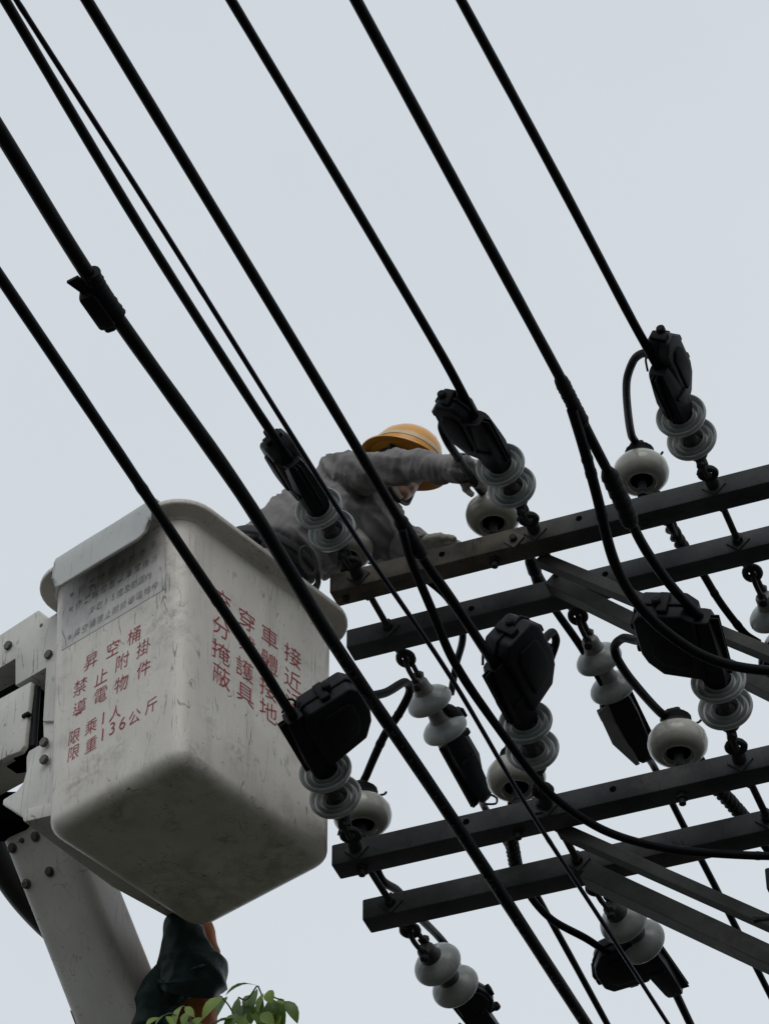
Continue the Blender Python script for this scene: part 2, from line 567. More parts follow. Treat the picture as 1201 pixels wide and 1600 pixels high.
# ------------------------------------------------------------------ the cross-arms
ZA, ZC = 8.736, 7.606                 # tops of the upper and lower pairs
S = 0.080                             # square section
YA, YB, YC, YD = 7.38, 7.662, 7.38, 7.68
AX = (V((1, 0, 0)), V((0, 1, 0)), V((0, 0, 1)))
PX = [-2.88, -2.262, -1.655]          # where the strings hang


def crossarm(x0, y0, ztop, label, holes, mat):
    x1 = 1.1
    r = thing('crossarm', ((x0 + x1) / 2, y0 + S / 2, ztop - S / 2), label, 'crossarm', 'steel crossarms on the pole')
    b = MB().box(((x0 + x1) / 2, y0 + S / 2, ztop - S / 2), AX, (x1 - x0, S, S), 0.006, 2)
    b.build('beam', mat, r)
    for hx, hz in holes:
        h = MB().lathe([(-0.003, 0.0105), (0.0015, 0.0105)], (hx, y0, hz), (0, -1, 0), 16)  # solid black disc, the hole's inner shade put into its colour
        h.build('bolt_hole_shade', 'void', r)
    return r


def hole(px, py, Y):
    p = ony(px, py, Y)
    return (p.x, p.z)


crossarm(-2.985, YA, ZA, 'rust-stained upper steel crossarm the worker reaches over, nearer of the upper pair',
         [hole(690, 866, YA), hole(904, 810, YA)], 'arm_rust')
crossarm(-3.035, YB, ZA, 'dark upper steel crossarm just behind the rust-stained one', [hole(945, 897, YB), hole(736, 951, YB)], 'arm_steel')
crossarm(-2.965, YC, ZC, 'grey lower steel crossarm carrying three cream pin insulators, nearer of the lower pair',
         [hole(728, 1284, YC), hole(957, 1233, YC)], 'arm_steel')
crossarm(-2.978, YD, ZC, 'lowest steel crossarm in the picture, farther of the lower pair', [hole(1010, 1322, YD)], 'arm_steel')

for nm, (px_, py_), Y_, par in (('crossarm', (803, 844), YA, 0), ('crossarm.002', (845, 1258), YC, 1)):
    arm_ = bpy.data.objects[nm]
    p_ = ony(px_, py_, Y_)
    w_ = MB()
    if par == 0:
        w_.box(p_ + V((0, -0.003, 0)), (V((0.7071, 0, 0.7071)), V((-0.7071, 0, 0.7071)), V((0, 1, 0))), (0.052, 0.052, 0.006), 0.001, 1)
    else:
        w_.box(p_ + V((0, -0.003, 0.0)), AX, (0.055, 0.006, 0.062), 0.001, 1)
    w_.build('plate_washer', 'arm_rust' if par == 0 else 'arm_steel', arm_)
    MB().lathe([(0.005, 0.013), (0.018, 0.013), (0.020, 0.010)], p_, (0, -1, 0), 6).build('bolt_head', 'hardware', arm_, 20)

# the pole that carries them stands just outside the picture
pole = thing('utility_pole', (-0.93, 7.561, 0), 'grey round concrete utility pole between the crossarm pairs', 'pole')
MB().lathe([(0, 0.15), (4, 0.125), (9.6, 0.099), (9.62, 0.09)], (-0.93, 7.561, 0), (0, 0, 1), 32).build('shaft', 'concrete', pole)


# ------------------------------------------------------------------ double arming bolts with washers and nuts
def diamond(mb, x, y, z, sgn, s=0.029):
    a = (V((0.7071, 0, 0.7071)), V((-0.7071, 0, 0.7071)), V((0, 1, 0)))
    mb.box((x, y + sgn * 0.003, z), a, (s * 2, s * 2, 0.006), 0.001, 1)


def arming_bolt(x, ya, yb, z, label):
    r = thing('arming_bolt', (x, (ya + yb + S) / 2, z), label, 'bolt', 'arming bolts tying the crossarm pairs')
    MB().tube([(x, ya - 0.05, z), (x, yb + S + 0.05, z)], 0.011, 12).build('rod', 'hardware', r)
    for y, sg in ((ya, -1), (ya + S, 1), (yb, -1), (yb + S, 1)):
        w = MB()
        diamond(w, x, y, z, sg)
        w.build('washer', 'arm_steel', r)
        nmb = MB().lathe([(0.006, 0.019), (0.024, 0.019), (0.026, 0.016)], (x, y, z), (0, sg, 0), 6)
        nmb.build('nut', 'hardware', r, 20)
    return r


for i, x in enumerate(PX):
    arming_bolt(x, YA, YB, ZA - S / 2, ['arming bolt between upper crossarms, at their free end by the worker',
                                        'arming bolt between upper crossarms, near the top of the upper braces',
                                        'arming bolt between upper crossarms, nearest the right edge'][i])
    arming_bolt(x, YC, YD, ZC - S / 2, ['arming bolt between lower crossarms, at their free end by the bucket',
                                        'arming bolt between lower crossarms, near the top of the lower braces',
                                        'arming bolt between lower crossarms, at the right edge'][i])


# ------------------------------------------------------------------ braces (angle steel)
def brace(p0, p1, label, mat='brace_steel', wide=0.06, plate=True):
    p0, p1 = V(p0), V(p1)
    d = (p1 - p0).normalized()
    r = thing('brace', p0, label, 'brace', 'angle steel braces below the crossarms')
    y = V((0, 1, 0))
    n = d.cross(y).normalized()
    if n.z < 0:
        n = -n                        # up, square to the brace
    t = 0.007
    c0, c1 = p0, p1
    sec = [V((0, 0)), V((wide, 0)), V((wide, t)), V((t, t)), V((t, wide * 0.85)), V((0, wide * 0.85))]
    # first coordinate along y (away), second along n (up): vertical leg in front, flat leg below
    poly0 = [c0 + y * s_.x + n * s_.y for s_ in sec]
    MB().prism(poly0, d * (c1 - c0).length, 0.0015, 1).build('angle_bar', mat, r)
    return r


def brace_px(a, b, Y, label, up=0.0, **k):
    p0, p1 = ony(a[0], a[1], Y), ony(b[0], b[1], Y)
    d = (p1 - p0).normalized()
    xe = -0.95
    p1 = p0 + d * ((xe - p0.x) / d.x)
    return brace(p0, p1, label, **k)


brace_px((836, 875), (1201, 1026), YA + S + 0.004, 'upper angle brace crossing in front of the second crossarm', wide=0.046)
brace_px((850, 911), (1201, 1084), YB - 0.062, 'upper angle brace bolted on the second crossarm, behind the big clamp cover', wide=0.058)
brace_px((868, 1299), (1201, 1448), YC + S + 0.004, 'thin lower angle brace starting under the grey lower crossarm', wide=0.044)
brace_px((905, 1369), (1201, 1508), YD - 0.064, 'broad lower angle brace bolted on the lowest crossarm', wide=0.072)


# ------------------------------------------------------------------ porcelain suspension strings
def build_disc(root, s, R, capmat):
    """one porcelain disc whose rim stands at distance s along the string's own z axis"""
    body = MB()
    prof = [(-0.040, 0.030), (-0.040, 0.036), (-0.034, 0.042), (-0.027, 0.055), (-0.017, R * 0.85), (-0.006, R * 0.965),
            (0.003, R), (0.009, R * 1.0), (0.014, R * 0.98), (0.0155, R * 0.945), (0.013, R * 0.905), (0.002, R * 0.88), (-0.004, R * 0.84), (-0.004, R * 0.77), (0.002, R * 0.735),
            (0.011, R * 0.720), (0.013, R * 0.70), (0.011, R * 0.68), (-0.002, R * 0.665), (-0.007, R * 0.62), (-0.006, R * 0.55), (0.000, R * 0.525),
            (0.010, R * 0.510), (0.012, R * 0.49), (0.010, R * 0.47), (-0.006, R * 0.455), (-0.016, R * 0.40), (-0.018, R * 0.30), (-0.016, 0.012)]
    body.lathe(prof, (0, 0, s), (0, 0, 1), 48)
    body.world = False
    return body


def string_proto(capmat, s1, s2):
    r = thing('insulator_string', (0, 0, 0), '', 'insulator')

    def bld(mb, name, mat, parent, smooth=35):
        return mb.build(name, mat, parent, smooth)
    # eye nut, links and clevis from the arm to the first cap
    e = MB()
    e.lathe([(0.0, 0.021), (0.02, 0.021), (0.03, 0.014), (0.05, 0.012)], (0, 0, 0), (0, 0, 1), 12)
    ring = [V((0.0, 0.024 * cos(2 * pi * k / 20), 0.06 + 0.026 * sin(2 * pi * k / 20))) for k in range(21)]
    e.tube(ring, 0.0115, 8)
    bld(e, 'eye_nut', 'hardware', r)
    sh = MB()
    z0, z1 = 0.065, s1 - 0.085
    sh.tube(spline([(0.024, 0, z1), (0.027, 0, z0 + 0.03), (0.016, 0, z0), (0, 0, z0 - 0.006), (-0.016, 0, z0), (-0.027, 0, z0 + 0.03), (-0.024, 0, z1)], 6), 0.009, 8)
    sh.tube([(-0.042, 0, z1), (0.042, 0, z1)], 0.009, 8)
    sh.lathe([(0.034, 0.015), (0.044, 0.015)], (0, 0, z1), (1, 0, 0), 6)
    sh.lathe([(0.034, 0.015), (0.046, 0.015)], (0, 0, z1), (-1, 0, 0), 6)
    sh.tube(spline([(-0.042, 0, z1), (-0.05, 0.012, z1 - 0.01), (-0.055, 0.02, z1 - 0.025)], 4), 0.003, 6)
    bld(sh, 'shackle', 'hardware', r)
    for s in (s1, s2):
        d = build_disc(r, s, 0.081, capmat)
        do = bld(d, 'disc', 'porcelain', r, 50)
        c = MB().lathe([(-0.088, 0.016), (-0.086, 0.026), (-0.078, 0.030), (-0.060, 0.031), (-0.046, 0.034), (-0.038, 0.037), (-0.036, 0.034)], (0, 0, s), (0, 0, 1), 28)
        c.box((0.022, 0, s - 0.094), AX, (0.009, 0.03, 0.03), 0.003, 1)
        c.box((-0.022, 0, s - 0.094), AX, (0.009, 0.03, 0.03), 0.003, 1)
        bld(c, 'cap', capmat, do)
        pn = MB().lathe([(-0.012, 0.015), (0.02, 0.012), (0.05, 0.010)], (0, 0, s), (0, 0, 1), 14)
        pn.lathe([(-0.017, 0.033), (-0.010, 0.032), (-0.004, 0.024), (0.004, 0.016)], (0, 0, s), (0, 0, 1), 20)
        bld(pn, 'pin', 'hardware', do)
    return r


S1, S2 = 0.245, 0.370
protos = {}
strings = {}


def place_string(key, eye, disc2, label, group, cap):
    eye = V(eye)
    p = on_sphere(disc2[0], disc2[1], eye, S2, eye.z)
    d = (p - eye).normalized()
    if cap not in protos:
        protos[cap] = string_proto(cap, S1, S2)
        r = protos[cap]
        protos[cap + '_used'] = False
    if not protos[cap + '_used']:
        r = protos[cap]
        protos[cap + '_used'] = True
    else:
        r = copy_tree(protos[cap])
    m = frame(d, (0, 0, 1)).to_4x4()
    m.translation = eye
    r.matrix_basis = m
    tag(r, label, 'insulator', group)
    strings[key] = (eye, d)
    return r


def eyeA(i, z=ZA, y=YA):
    return V((PX[i], y - 0.012, z - S / 2))


def eyeB(i, z=ZA, y=YB):
    return V((PX[i], y + S + 0.012, z - S / 2))


gA, gB = 'ribbed porcelain strings on the near side of the crossarms', 'porcelain strings on the far side of the crossarms'
place_string('A1', eyeA(0), (499, 796), 'two-disc porcelain string in front of the worker\'s jacket', gA, 'old_cap')
place_string('A2', eyeA(1), (782, 728), 'two-disc porcelain string right beside the worker\'s outstretched hand', gA, 'old_cap')
place_string('A3', eyeA(2), (1064, 651), 'topmost two-disc porcelain string, highest on the right', gA, 'old_cap')
place_string('C1', eyeA(0, ZC, YC), (509, 1206), 'two-disc porcelain string just right of the bucket\'s lower half', gA, 'old_cap')
place_string('C2', eyeA(1, ZC, YC), (821, 1130), 'two-disc porcelain string hanging in the middle, above the grey lower crossarm', gA, 'old_cap')
place_string('C3', eyeA(2, ZC, YC), (1122, 1065), 'two-disc porcelain string near the right edge, crossed by a drooping cable', gA, 'old_cap')
place_string('B1', eyeB(0), (694, 1138), 'pale two-disc string with smooth domes hanging between the two left clamp covers', gB, 'zinc')
place_string('B2', eyeB(1), (956, 1073), 'pale two-disc string with smooth domes beside a hooked cable', gB, 'zinc')
place_string('B3', eyeB(2), (1226, 1004), 'pale string cut off by the right edge', gB, 'zinc')
place_string('D1', eyeB(0, ZC, YD), (710, 1540), 'two-disc string with black caps at the bottom, below the free arm end', gB, 'old_cap')
place_string('D2', eyeB(1, ZC, YD), (1000, 1470), 'two-disc string with black caps half behind the broad lower brace', gB, 'old_cap')


# ------------------------------------------------------------------ clamp covers: channel + box for the jumper terminal
def clamp_cover(key, roll, label, lat=0.16, t0=0.05, t1=0.30, b0=0.10, b1=0.35, boxmat='plastic', thick=0.07, plate=False, group='black clamp covers on the near strings', chan=0.04, pinch=0.7, off=0.0, yaw=0.0):
    eye, d = strings[key]
    o = eye + d * S2
    d = (d + V((yaw, 0, 0))).normalized()
    base = o + d * (t0 - 0.035)
    f = frame(d, (0, 0, 1))
    hx = f.col[0]                      # up-ish
    side = f.col[1]
    # angle measured from +X toward up
    ex = V((1, 0, 0)) - d * d.x
    ex.normalize()
    ez = d.cross(ex)
    if ez.z < 0:
        ez = -ez
    lx = ex * cos(radians(roll)) + ez * sin(radians(roll))
    ly = d.cross(lx).normalized()
    r = thing('clamp_cover', base, label, 'clamp cover', group, Matrix((lx, ly, d)).transposed())
    # channel: tapered octagonal housing round the dead-end clamp
    ch = MB()
    rings = []
    for k, (t, w) in enumerate(((t0 - 0.035, chan * 0.86), (t0, chan), (t0 + 0.06, chan * 1.06), ((t0 + t1) / 2, chan * 0.98), (t1 - 0.02, chan * 0.8), (t1, chan * pinch))):
        rr = []
        for a in range(12):
            an = 2 * pi * (a + 0.5) / 12
            q = max(abs(cos(an)), abs(sin(an))) ** 0.6
            rr.append(o + d * t + (lx * cos(an) + ly * sin(an)) * w / q)
        rings.append(rr)
    ch.rings(rings)
    ch.build('channel', 'plastic', r, 40)
    fl = MB()
    for sg in (-1, 1):
        fl.box(o + d * ((t0 + t1) / 2) + ly * sg * 0.006 - lx * chan * 0.95, (lx, ly, d), (0.026, 0.005, (t1 - t0) * 0.98), 0.001, 1)
    for sg in (-1, 1):
        fl.box(o + d * (t0 + 0.08) + ly * sg * chan * 1.02, (lx, ly, d), (chan * 1.3, 0.008, 0.012), 0.002, 1)
    fl.build('seam_flange', 'rubber', r)
    # side box: outline with cut corners
    w0, w1 = off + 0.012, off + lat
    out = [(w0, b0 - 0.02), (w1 - 0.05, b0), (w1 - 0.012, b0 + 0.05), (w1, b0 + 0.09), (w1, b1 - 0.03), (w1 - 0.02, b1), (w0 + 0.03, b1 + 0.004), (w0, b1 - 0.03)]
    poly = [o + lx * a + d * b - ly * thick / 2 for a, b in out]
    bx = MB().prism(poly, ly * thick, 0.009, 3)
    bo = bx.build('terminal_box', boxmat, r, 30)
    c = MB()
    cx, cy = (w0 + w1) / 2, (b0 + b1) / 2
    out2 = [(cx + (a - cx) * 1.07, cy + (b - cy) * 1.05) for a, b in out]
    c.prism([o + lx * a + d * b - ly * 0.005 for a, b in out2], ly * 0.010, 0.002, 1)
    # raised panel and latches
    c.prism([o + lx * (cx + (a - cx) * 0.6) + d * (cy + (b - cy) * 0.62) - ly * (thick / 2 + 0.008) for a, b in out], ly * (thick + 0.016), 0.006, 2)
    c.build('box_flange', 'rubber', r, 30)
    for q in (b0 + 0.10, b1 - 0.06):
        MB().box(o + lx * (w1 + 0.004) + d * q, (lx, ly, d), (0.018, thick * 0.75, 0.026), 0.004, 2).build('latch', 'rubber', r)
    MB().box(o + lx * (cx) + d * (b1 + 0.008), (lx, ly, d), (0.03, thick * 0.7, 0.02), 0.004, 2).build('latch', 'rubber', r)
    MB().lathe([(0, 0.014), (0.016, 0.014), (0.02, 0.009)], o + lx * (cx + 0.02) + d * (b1 + 0.01), d, 10).build('bolt_cap', 'rubber', r)
    MB().tube(spline([o + lx * 0.02 + d * (t1 - 0.01) + ly * 0.03, o + lx * 0.03 + d * (t1 + 0.012) + ly * 0.035, o + lx * 0.012 + d * (t1 + 0.02) + ly * 0.045, o - lx * 0.02 + d * (t1 + 0.0) + ly * 0.03], 4), 0.004, 6).build('pull_ring', 'rubber', r)
    if plate:
        pl = MB()
        poly = [(0.03, t0 - 0.02), (0.082, t0 + 0.0), (0.085, t1 - 0.13), (0.045, t1 - 0.01), (0.03, t1 - 0.01)]
        pl.prism([o + lx * a + d * b - ly * 0.035 for a, b in poly], ly * 0.006, 0.002, 1)
        pl.build('side_plate', 'pale_plate', r)
    return r, o + d * t1, o + lx * (w1 - 0.03) + d * (b1 - 0.02), (lx, ly, d)


ends = {}
gN = 'black clamp covers on the near strings'
gF = 'black clamp covers on the far strings'
ends['A1'] = clamp_cover('A1', 125, 'narrow black clamp cover in front of the worker\'s back', lat=0.10, thick=0.09, b0=0.09, b1=0.335, t1=0.27, boxmat='grey_plastic')
ends['A2'] = clamp_cover('A2', 150, 'black clamp cover above the worker\'s outstretched hand', lat=0.125, thick=0.08, b0=0.09, b1=0.345, t1=0.27)
ends['A3'] = clamp_cover('A3', 60, 'topmost black clamp cover, highest on the right', lat=0.105, thick=0.08, b0=0.08, b1=0.33, t1=0.255, boxmat='grey_plastic')
ends['C1'] = clamp_cover('C1', 28, 'big square black clamp cover against the bucket\'s right edge', lat=0.205, thick=0.10, b0=0.07, b1=0.28, t1=0.275, yaw=-0.12)
ends['C2'] = clamp_cover('C2', 48, 'big six-sided black clamp cover in the middle, under the second crossarm', lat=0.165, thick=0.105, b0=0.08, b1=0.325, t1=0.275, yaw=-0.17)
ends['C3'] = clamp_cover('C3', 165, 'broad black clamp cover on the right, in front of the upper braces', lat=0.19, thick=0.10, b0=0.08, b1=0.34)
ends['B1'] = clamp_cover('B1', 45, 'slender black clamp cover with a pale side plate, left of the middle', lat=0.08, thick=0.055, b0=-0.10, b1=0.05, plate=True, t0=0.05, t1=0.32, group=gF, pinch=0.55, chan=0.043)
ends['B2'] = clamp_cover('B2', 195, 'slender black clamp cover with a pale side plate, beside the hooked cable', lat=0.072, thick=0.045, b0=-0.02, b1=0.15, plate=True, t0=0.05, t1=0.32, group=gF, pinch=0.55, chan=0.044)
ends['B3'] = clamp_cover('B3', 200, 'ribbed black clamp cover cut off by the right edge', lat=0.12, thick=0.06, b0=-0.02, b1=0.22, group=gF)
ends['D1'] = clamp_cover('D1', 20, 'black clamp cover cut off by the bottom edge', lat=0.075, thick=0.05, b0=0.0, b1=0.16, group=gF, t1=0.34)
ends['D2'] = clamp_cover('D2', 183, 'black clamp cover with a wide box low on the right', lat=0.185, thick=0.075, b0=-0.025, b1=0.165, group=gF, t1=0.29, yaw=-0.07)


# ------------------------------------------------------------------ cream pin insulators standing on the near arms
def pin_proto():
    r = thing('pin_insulator', (0, 0, 0), '', 'insulator')
    b = MB()
    b.lathe([(0.012, 0.030), (0.010, 0.040), (0.004, 0.043), (0.000, 0.047), (0.004, 0.052), (0.003, 0.062), (0.012, 0.078), (0.028, 0.089),
             (0.048, 0.0925), (0.068, 0.089), (0.086, 0.077), (0.098, 0.058), (0.103, 0.046), (0.112, 0.040), (0.124, 0.041), (0.134, 0.036), (0.138, 0.015)],
            (0, 0, 0), (0, 0, 1), 48, True, True)
    bo = b.build('body', 'cream_porcelain', r, 60)
    h = MB().lathe([(0.0115, 0.0385), (0.0105, 0.0385)], (0, 0, 0), (0, 0, 1), 28)  # black disc painting the shade inside the hollow underside
    h.build('socket_shade', 'void', bo)
    s = MB()
    s.tube([(0, 0, -0.185), (0, 0, 0.02)], 0.011, 12)
    s.lathe([(-0.062, 0.020), (-0.052, 0.020), (-0.050, 0.016)], (0, 0, 0), (0, 0, 1), 6)
    s.lathe([(-0.166, 0.019), (-0.149, 0.019)], (0, 0, 0), (0, 0, 1), 6)
    s.lathe([(-0.040, 0.013), (0.010, 0.016)], (0, 0, 0), (0, 0, 1), 14)
    s.build('pin', 'hardware', r)
    t = MB()
    t.lathe([(0.100, 0.048), (0.104, 0.060), (0.112, 0.056), (0.118, 0.046)], (0, 0, 0), (0, 0, 1), 24)
    for k in range(5):
        t.tube([V((0.043 * cos(2 * pi * i / 16), 0.043 * sin(2 * pi * i / 16), 0.118 + 0.006 * k)) for i in range(17)], 0.006, 6)
    t.box((0, 0, 0.15), AX, (0.05, 0.075, 0.03), 0.01, 2)
    t.tube(spline([(0.03, 0.02, 0.13), (0.06, 0.03, 0.135), (0.075, 0.01, 0.125)], 4), 0.004, 6)
    t.build('tie_cap', 'rubber', r)
    return r


pins = {}
pp = pin_proto()
first = True
gP = 'cream pin insulators standing on the near crossarms'
for key, px, py, base, lab in (
        ('A1', 541, 856, ZA, 'cream pin insulator half hidden behind the string in front of the jacket'),
        ('A2', 770, 803, ZA, 'cream pin insulator below the worker\'s hand on the rust-stained crossarm'),
        ('A3', 1001, 737, ZA, 'highest cream pin insulator, on the right of the rust-stained crossarm'),
        ('C1', 566, 1272, ZC, 'cream pin insulator at the free end of the lower crossarm, beside the bucket'),
        ('C2', 806, 1214, ZC, 'cream pin insulator at the middle of the lower crossarm, crossed by a thin cable'),
        ('C3', 1058, 1160, ZC, 'cream pin insulator standing fully visible under the hooked cable')):
    p = ony(px, py, (YA if base == ZA else YC) + S / 2)
    z = base + 0.064
    o = pp if first else copy_tree(pp)
    first = False
    o.matrix_basis = Matrix.Translation((p.x, p.y, max(z, p.z - 0.052)))
    tag(o, lab, 'insulator', gP)
    pins[key] = V((p.x, p.y, max(z, p.z - 0.052)))


# ------------------------------------------------------------------ cables
def cable(name, label, cat, specs, r, mat='cable', group=None, ext0=0.0, ext1=0.0, step=26, wob=0.0, n=12):
    pts = [P(s) for s in specs]
    path = spline(pts, step)
    if ext0:
        path = [path[0] + (path[0] - path[1]).normalized() * ext0] + path
    if ext1:
        path = path + [path[-1] + (path[-1] - path[-2]).normalized() * ext1]
    if wob:
        path = [p + V((noise.noise(p * 3.1), noise.noise(p * 3.1 + V((9, 0, 0))), noise.noise(p * 3.1 + V((0, 9, 0))))) * wob for p in path]
    rad_ = [r * (1 + 0.05 * noise.noise(p * 7.0) + (0.10 if noise.noise(p * 23.0 + V((3, 1, 2))) > 0.62 else 0.0)) for p in path]
    o = MB().tube(path, rad_, n).build(name, mat, None, 60)
    tag(o, label, cat, group)
    o['kind'] = 'thing'
    return o, path


def wrap(parent, path_pts, r, name='tape_wrap', mat='rubber', turns=9, bumps=0.12, n=14):
    """spirally taped sleeve round a piece of cable"""
    path = spline(path_pts, 14)
    rad = []
    m = len(path)
    for i in range(m):
        f = i / (m - 1)
        e = min(1, min(f, 1 - f) * 10)
        rad.append(r * (0.72 + 0.28 * e) * (1 + bumps * (((f * turns) % 1.0) - 0.5)))
    o = MB().tube(path, rad, n).build(name, mat, parent, 50)
    return o


def twist(parent, path_pts, r, name='preformed_tie', strands=3, turns=5, sr=None):
    path = spline(path_pts, 16)
    mb = MB()
    m = len(path)
    sr = sr or r * 0.55
    t = [(path[min(i + 1, m - 1)] - path[max(i - 1, 0)]).normalized() for i in range(m)]
    ref = t[0].orthogonal().normalized()
    frames = []
    for i in range(m):
        ref = (ref - t[i] * ref.dot(t[i])).normalized()
        frames.append((ref.copy(), t[i].cross(ref)))
    for s in range(strands):
        pts = []
        for i in range(m):
            a = 2 * pi * (turns * i / (m - 1) + s / strands)
            pts.append(path[i] + (frames[i][0] * cos(a) + frames[i][1] * sin(a)) * r * 0.75)
        mb.tube(pts, sr, 8)
    return mb.build(name, 'hardware', parent, 60)


gW = 'covered power wires coming over the camera'
zt, zl = 8.62, 7.50                 # heights of the near wires at the top of the picture
RW = 0.0142
cable('power_wire', 'thick black wire that ends at the clamp cover in front of the worker\'s back', 'cable',
      [(8, 0, 'z', zt), (215, 348, 'z', 8.655), (395, 632, 'z', 8.68), ends['A1'][1] - ends['A1'][3][2] * 0.02], RW + 0.001, group=gW, ext0=14)
cable('power_wire', 'black wire that ends at the clamp cover above the worker\'s hand', 'cable',
      [(361, 0, 'z', zt), (545, 308, 'z', 8.655), (690, 555, 'z', 8.68), ends['A2'][1] - ends['A2'][3][2] * 0.02], RW, group=gW, ext0=14)
cable('power_wire', 'rightmost black wire, ending at the topmost clamp cover', 'cable',
      [(720, 0, 'z', zt), (870, 278, 'z', 8.655), (985, 497, 'z', 8.68), ends['A3'][1] - ends['A3'][3][2] * 0.02], RW, group=gW, ext0=14)
w8, _ = cable('power_wire', 'black wire crossing the bucket\'s face and ending at the square clamp cover beside it', 'cable',
      [(0, 432, 'z', zl), (150, 655, 'z', 7.53), (300, 880, 'z', 7.55), (405, 1036, 'z', 7.555), (436, 1086, 'z', 7.556), ends['C1'][1] - ends['C1'][3][2] * 0.02], RW + 0.0015, group=gW, ext0=14)
w3, _ = cable('power_wire', 'black wire passing over the worker\'s torso to the six-sided clamp cover', 'cable',
      [(136, 0, 'z', zl), (290, 255, 'z', 7.52), (470, 553, 'z', 7.545), (630, 822, 'z', 7.555), (664, 878, 'z', 7.556), (702, 932, 'z', 7.558), (742, 992, 'z', 7.56), ends['C2'][1] - ends['C2'][3][2] * 0.02], RW, group=gW, ext0=14)
w5, _ = cable('power_wire', 'black wire with two taped joints, ending at the broad clamp cover on the right', 'cable',
      [(556, 0, 'z', zl), (730, 322, 'z', 7.525), (880, 600, 'z', 7.55), (925, 690, 'z', 7.553), (965, 768, 'z', 7.555), (1000, 845, 'z', 7.556), (1042, 908, 'z', 7.557), ends['C3'][1] - ends['C3'][3][2] * 0.02], RW, group=gW, ext0=14)
w7, _ = cable('power_wire', 'thickest black wire, running past the bucket across the whole picture with one clamp', 'cable',
      [(0, 205, 'z', 6.97), (155, 455, 'z', 6.99), (380, 775, 'z', 7.0), (520, 1003, 'z', 7.0), (700, 1270, 'z', 6.99), (915, 1600, 'z', 6.96)], 0.0182, ext0=14, ext1=30)
w2, _ = cable('service_wire', 'thin purplish wire running across the whole picture from the top left', 'cable',
      [(26, 0, 'z', 7.05), (240, 335, 'z', 7.06), (440, 655, 'z', 7.07), (560, 845, 'z', 7.07), (700, 1052, 'z', 7.06), (820, 1255, 'z', 7.05), (940, 1440, 'z', 7.04), (1043, 1600, 'z', 7.02)],
      0.0066, 'purple_cable', ext0=14, ext1=30)

wd_ = MB()
rq = random.Random(11)
for q_ in spline([onz(520, 1003, 7.0), onz(700, 1270, 6.99), onz(915, 1600, 6.96), onz(1000, 1725, 6.95)], 60):
    if rq.random() < 0.55:
        ball_c = q_ + V((rq.uniform(-0.006, 0.006), 0, -0.0195))
        wd_.lathe([(-0.005, 0.0006), (-0.004, 0.0028), (-0.001, 0.0042), (0.003, 0.0034), (0.005, 0.001)], ball_c, (0, 0, 1), 8)
wdo = wd_.build('rain_drops', 'cable', w7, 60)
wdo['kind'] = 'stuff'

# joints
wrap(w5, [onz(873, 588, 7.55), onz(893, 628, 7.551), onz(912, 664, 7.552)], 0.0195, turns=11)
wrap(w5, [onz(948, 735, 7.556), onz(962, 764, 7.556), onz(978, 800, 7.556), onz(985, 820, 7.556)], 0.025, 'joint_cover', turns=7)
wrap(w3, [onz(622, 808, 7.555), onz(640, 838, 7.556), onz(660, 870, 7.556)], 0.0205, turns=6)
# clamp with a lug on the thickest wire
cl = MB()
dirw = (onz(200, 505, 6.99) - onz(120, 390, 6.99)).normalized()
cf = frame(dirw, (0, 0, 1))
cx_, cy_ = cf.col[0], cf.col[1]
pc = onz(160, 466, 6.99)
sidew = cy_ if cy_.dot(RT) < 0 else -cy_
cl.tube(spline([onz(143, 425, 6.99), onz(152, 445, 6.99), onz(168, 470, 6.99), onz(184, 492, 6.99)], 6), [0.021 + 0.004 * noise.noise(V((i * 0.9, 0, 0))) for i in range(19)], 14)
cl.box(onz(153, 480, 6.985), (sidew, cf.col[0], dirw), (0.045, 0.05, 0.115), 0.012, 2)
cl.box(onz(168, 500, 6.985), (sidew, cf.col[0], dirw), (0.03, 0.042, 0.05), 0.008, 2)
cl.build('clamp_body', 'rubber', w7)
lug0, lug1, lug2 = onz(147, 470, 6.985), onz(133, 451, 6.985), onz(113, 436, 6.985)
ll = MB()
dl = (lug2 - lug0).normalized()
side_l = dl.cross(cf.col[0]).normalized()
ll.rings([[p + side_l * w * a + cf.col[0] * t * b for a, b in ((-1, -1), (1, -1), (1, 1), (-1, 1))] for p, w, t in ((lug0, 0.013, 0.013), (lug1, 0.010, 0.010), (lug2, 0.0155, 0.004))])
ll.build('clamp_lug', 'rubber', w7)

# taps from the joints to the right
cable('tap_cable', 'cable drooping from the joint over the worker\'s belly to the lower right edge', 'cable',
      [(628, 826, 'z', 7.535), (644, 880, 'z', 7.53), (678, 962, 'z', 7.51), (706, 1026, 'z', 7.49), (760, 1112, 'z', 7.45), (820, 1197, 'z', 7.41), (872, 1252, 'z', 7.37), (950, 1301, 'z', 7.31),
       (1050, 1328, 'z', 7.26), (1201, 1338, 'z', 7.22), (1330, 1335, 'z', 7.24), V((-0.55, 6.98, 7.34)), V((0.2, 7.15, 7.48))], 0.0128, group='drooping tap cables', wob=0.004)
cable('tap_cable', 'cable drooping from the upper taped joint across the upper braces to the right edge', 'cable',
      [(893, 640, 'z', 7.535), (908, 690, 'z', 7.53), (931, 775, 'z', 7.51), (960, 882, 'z', 7.47), (1000, 950, 'z', 7.44), (1066, 1006, 'z', 7.41), (1125, 1035, 'z', 7.39), (1201, 1048, 'z', 7.38), (1330, 1050, 'z', 7.4), V((-0.5, 7.1, 7.47)), V((0.3, 7.2, 7.55))],
      0.0150, group='drooping tap cables', wob=0.003)

# jumpers: from each near clamp over its pin insulator to the far clamp
gJ = 'jumper cables looping over the pin insulators'


def ptop(k):
    return pins[k] + V((0, 0, 0.155))


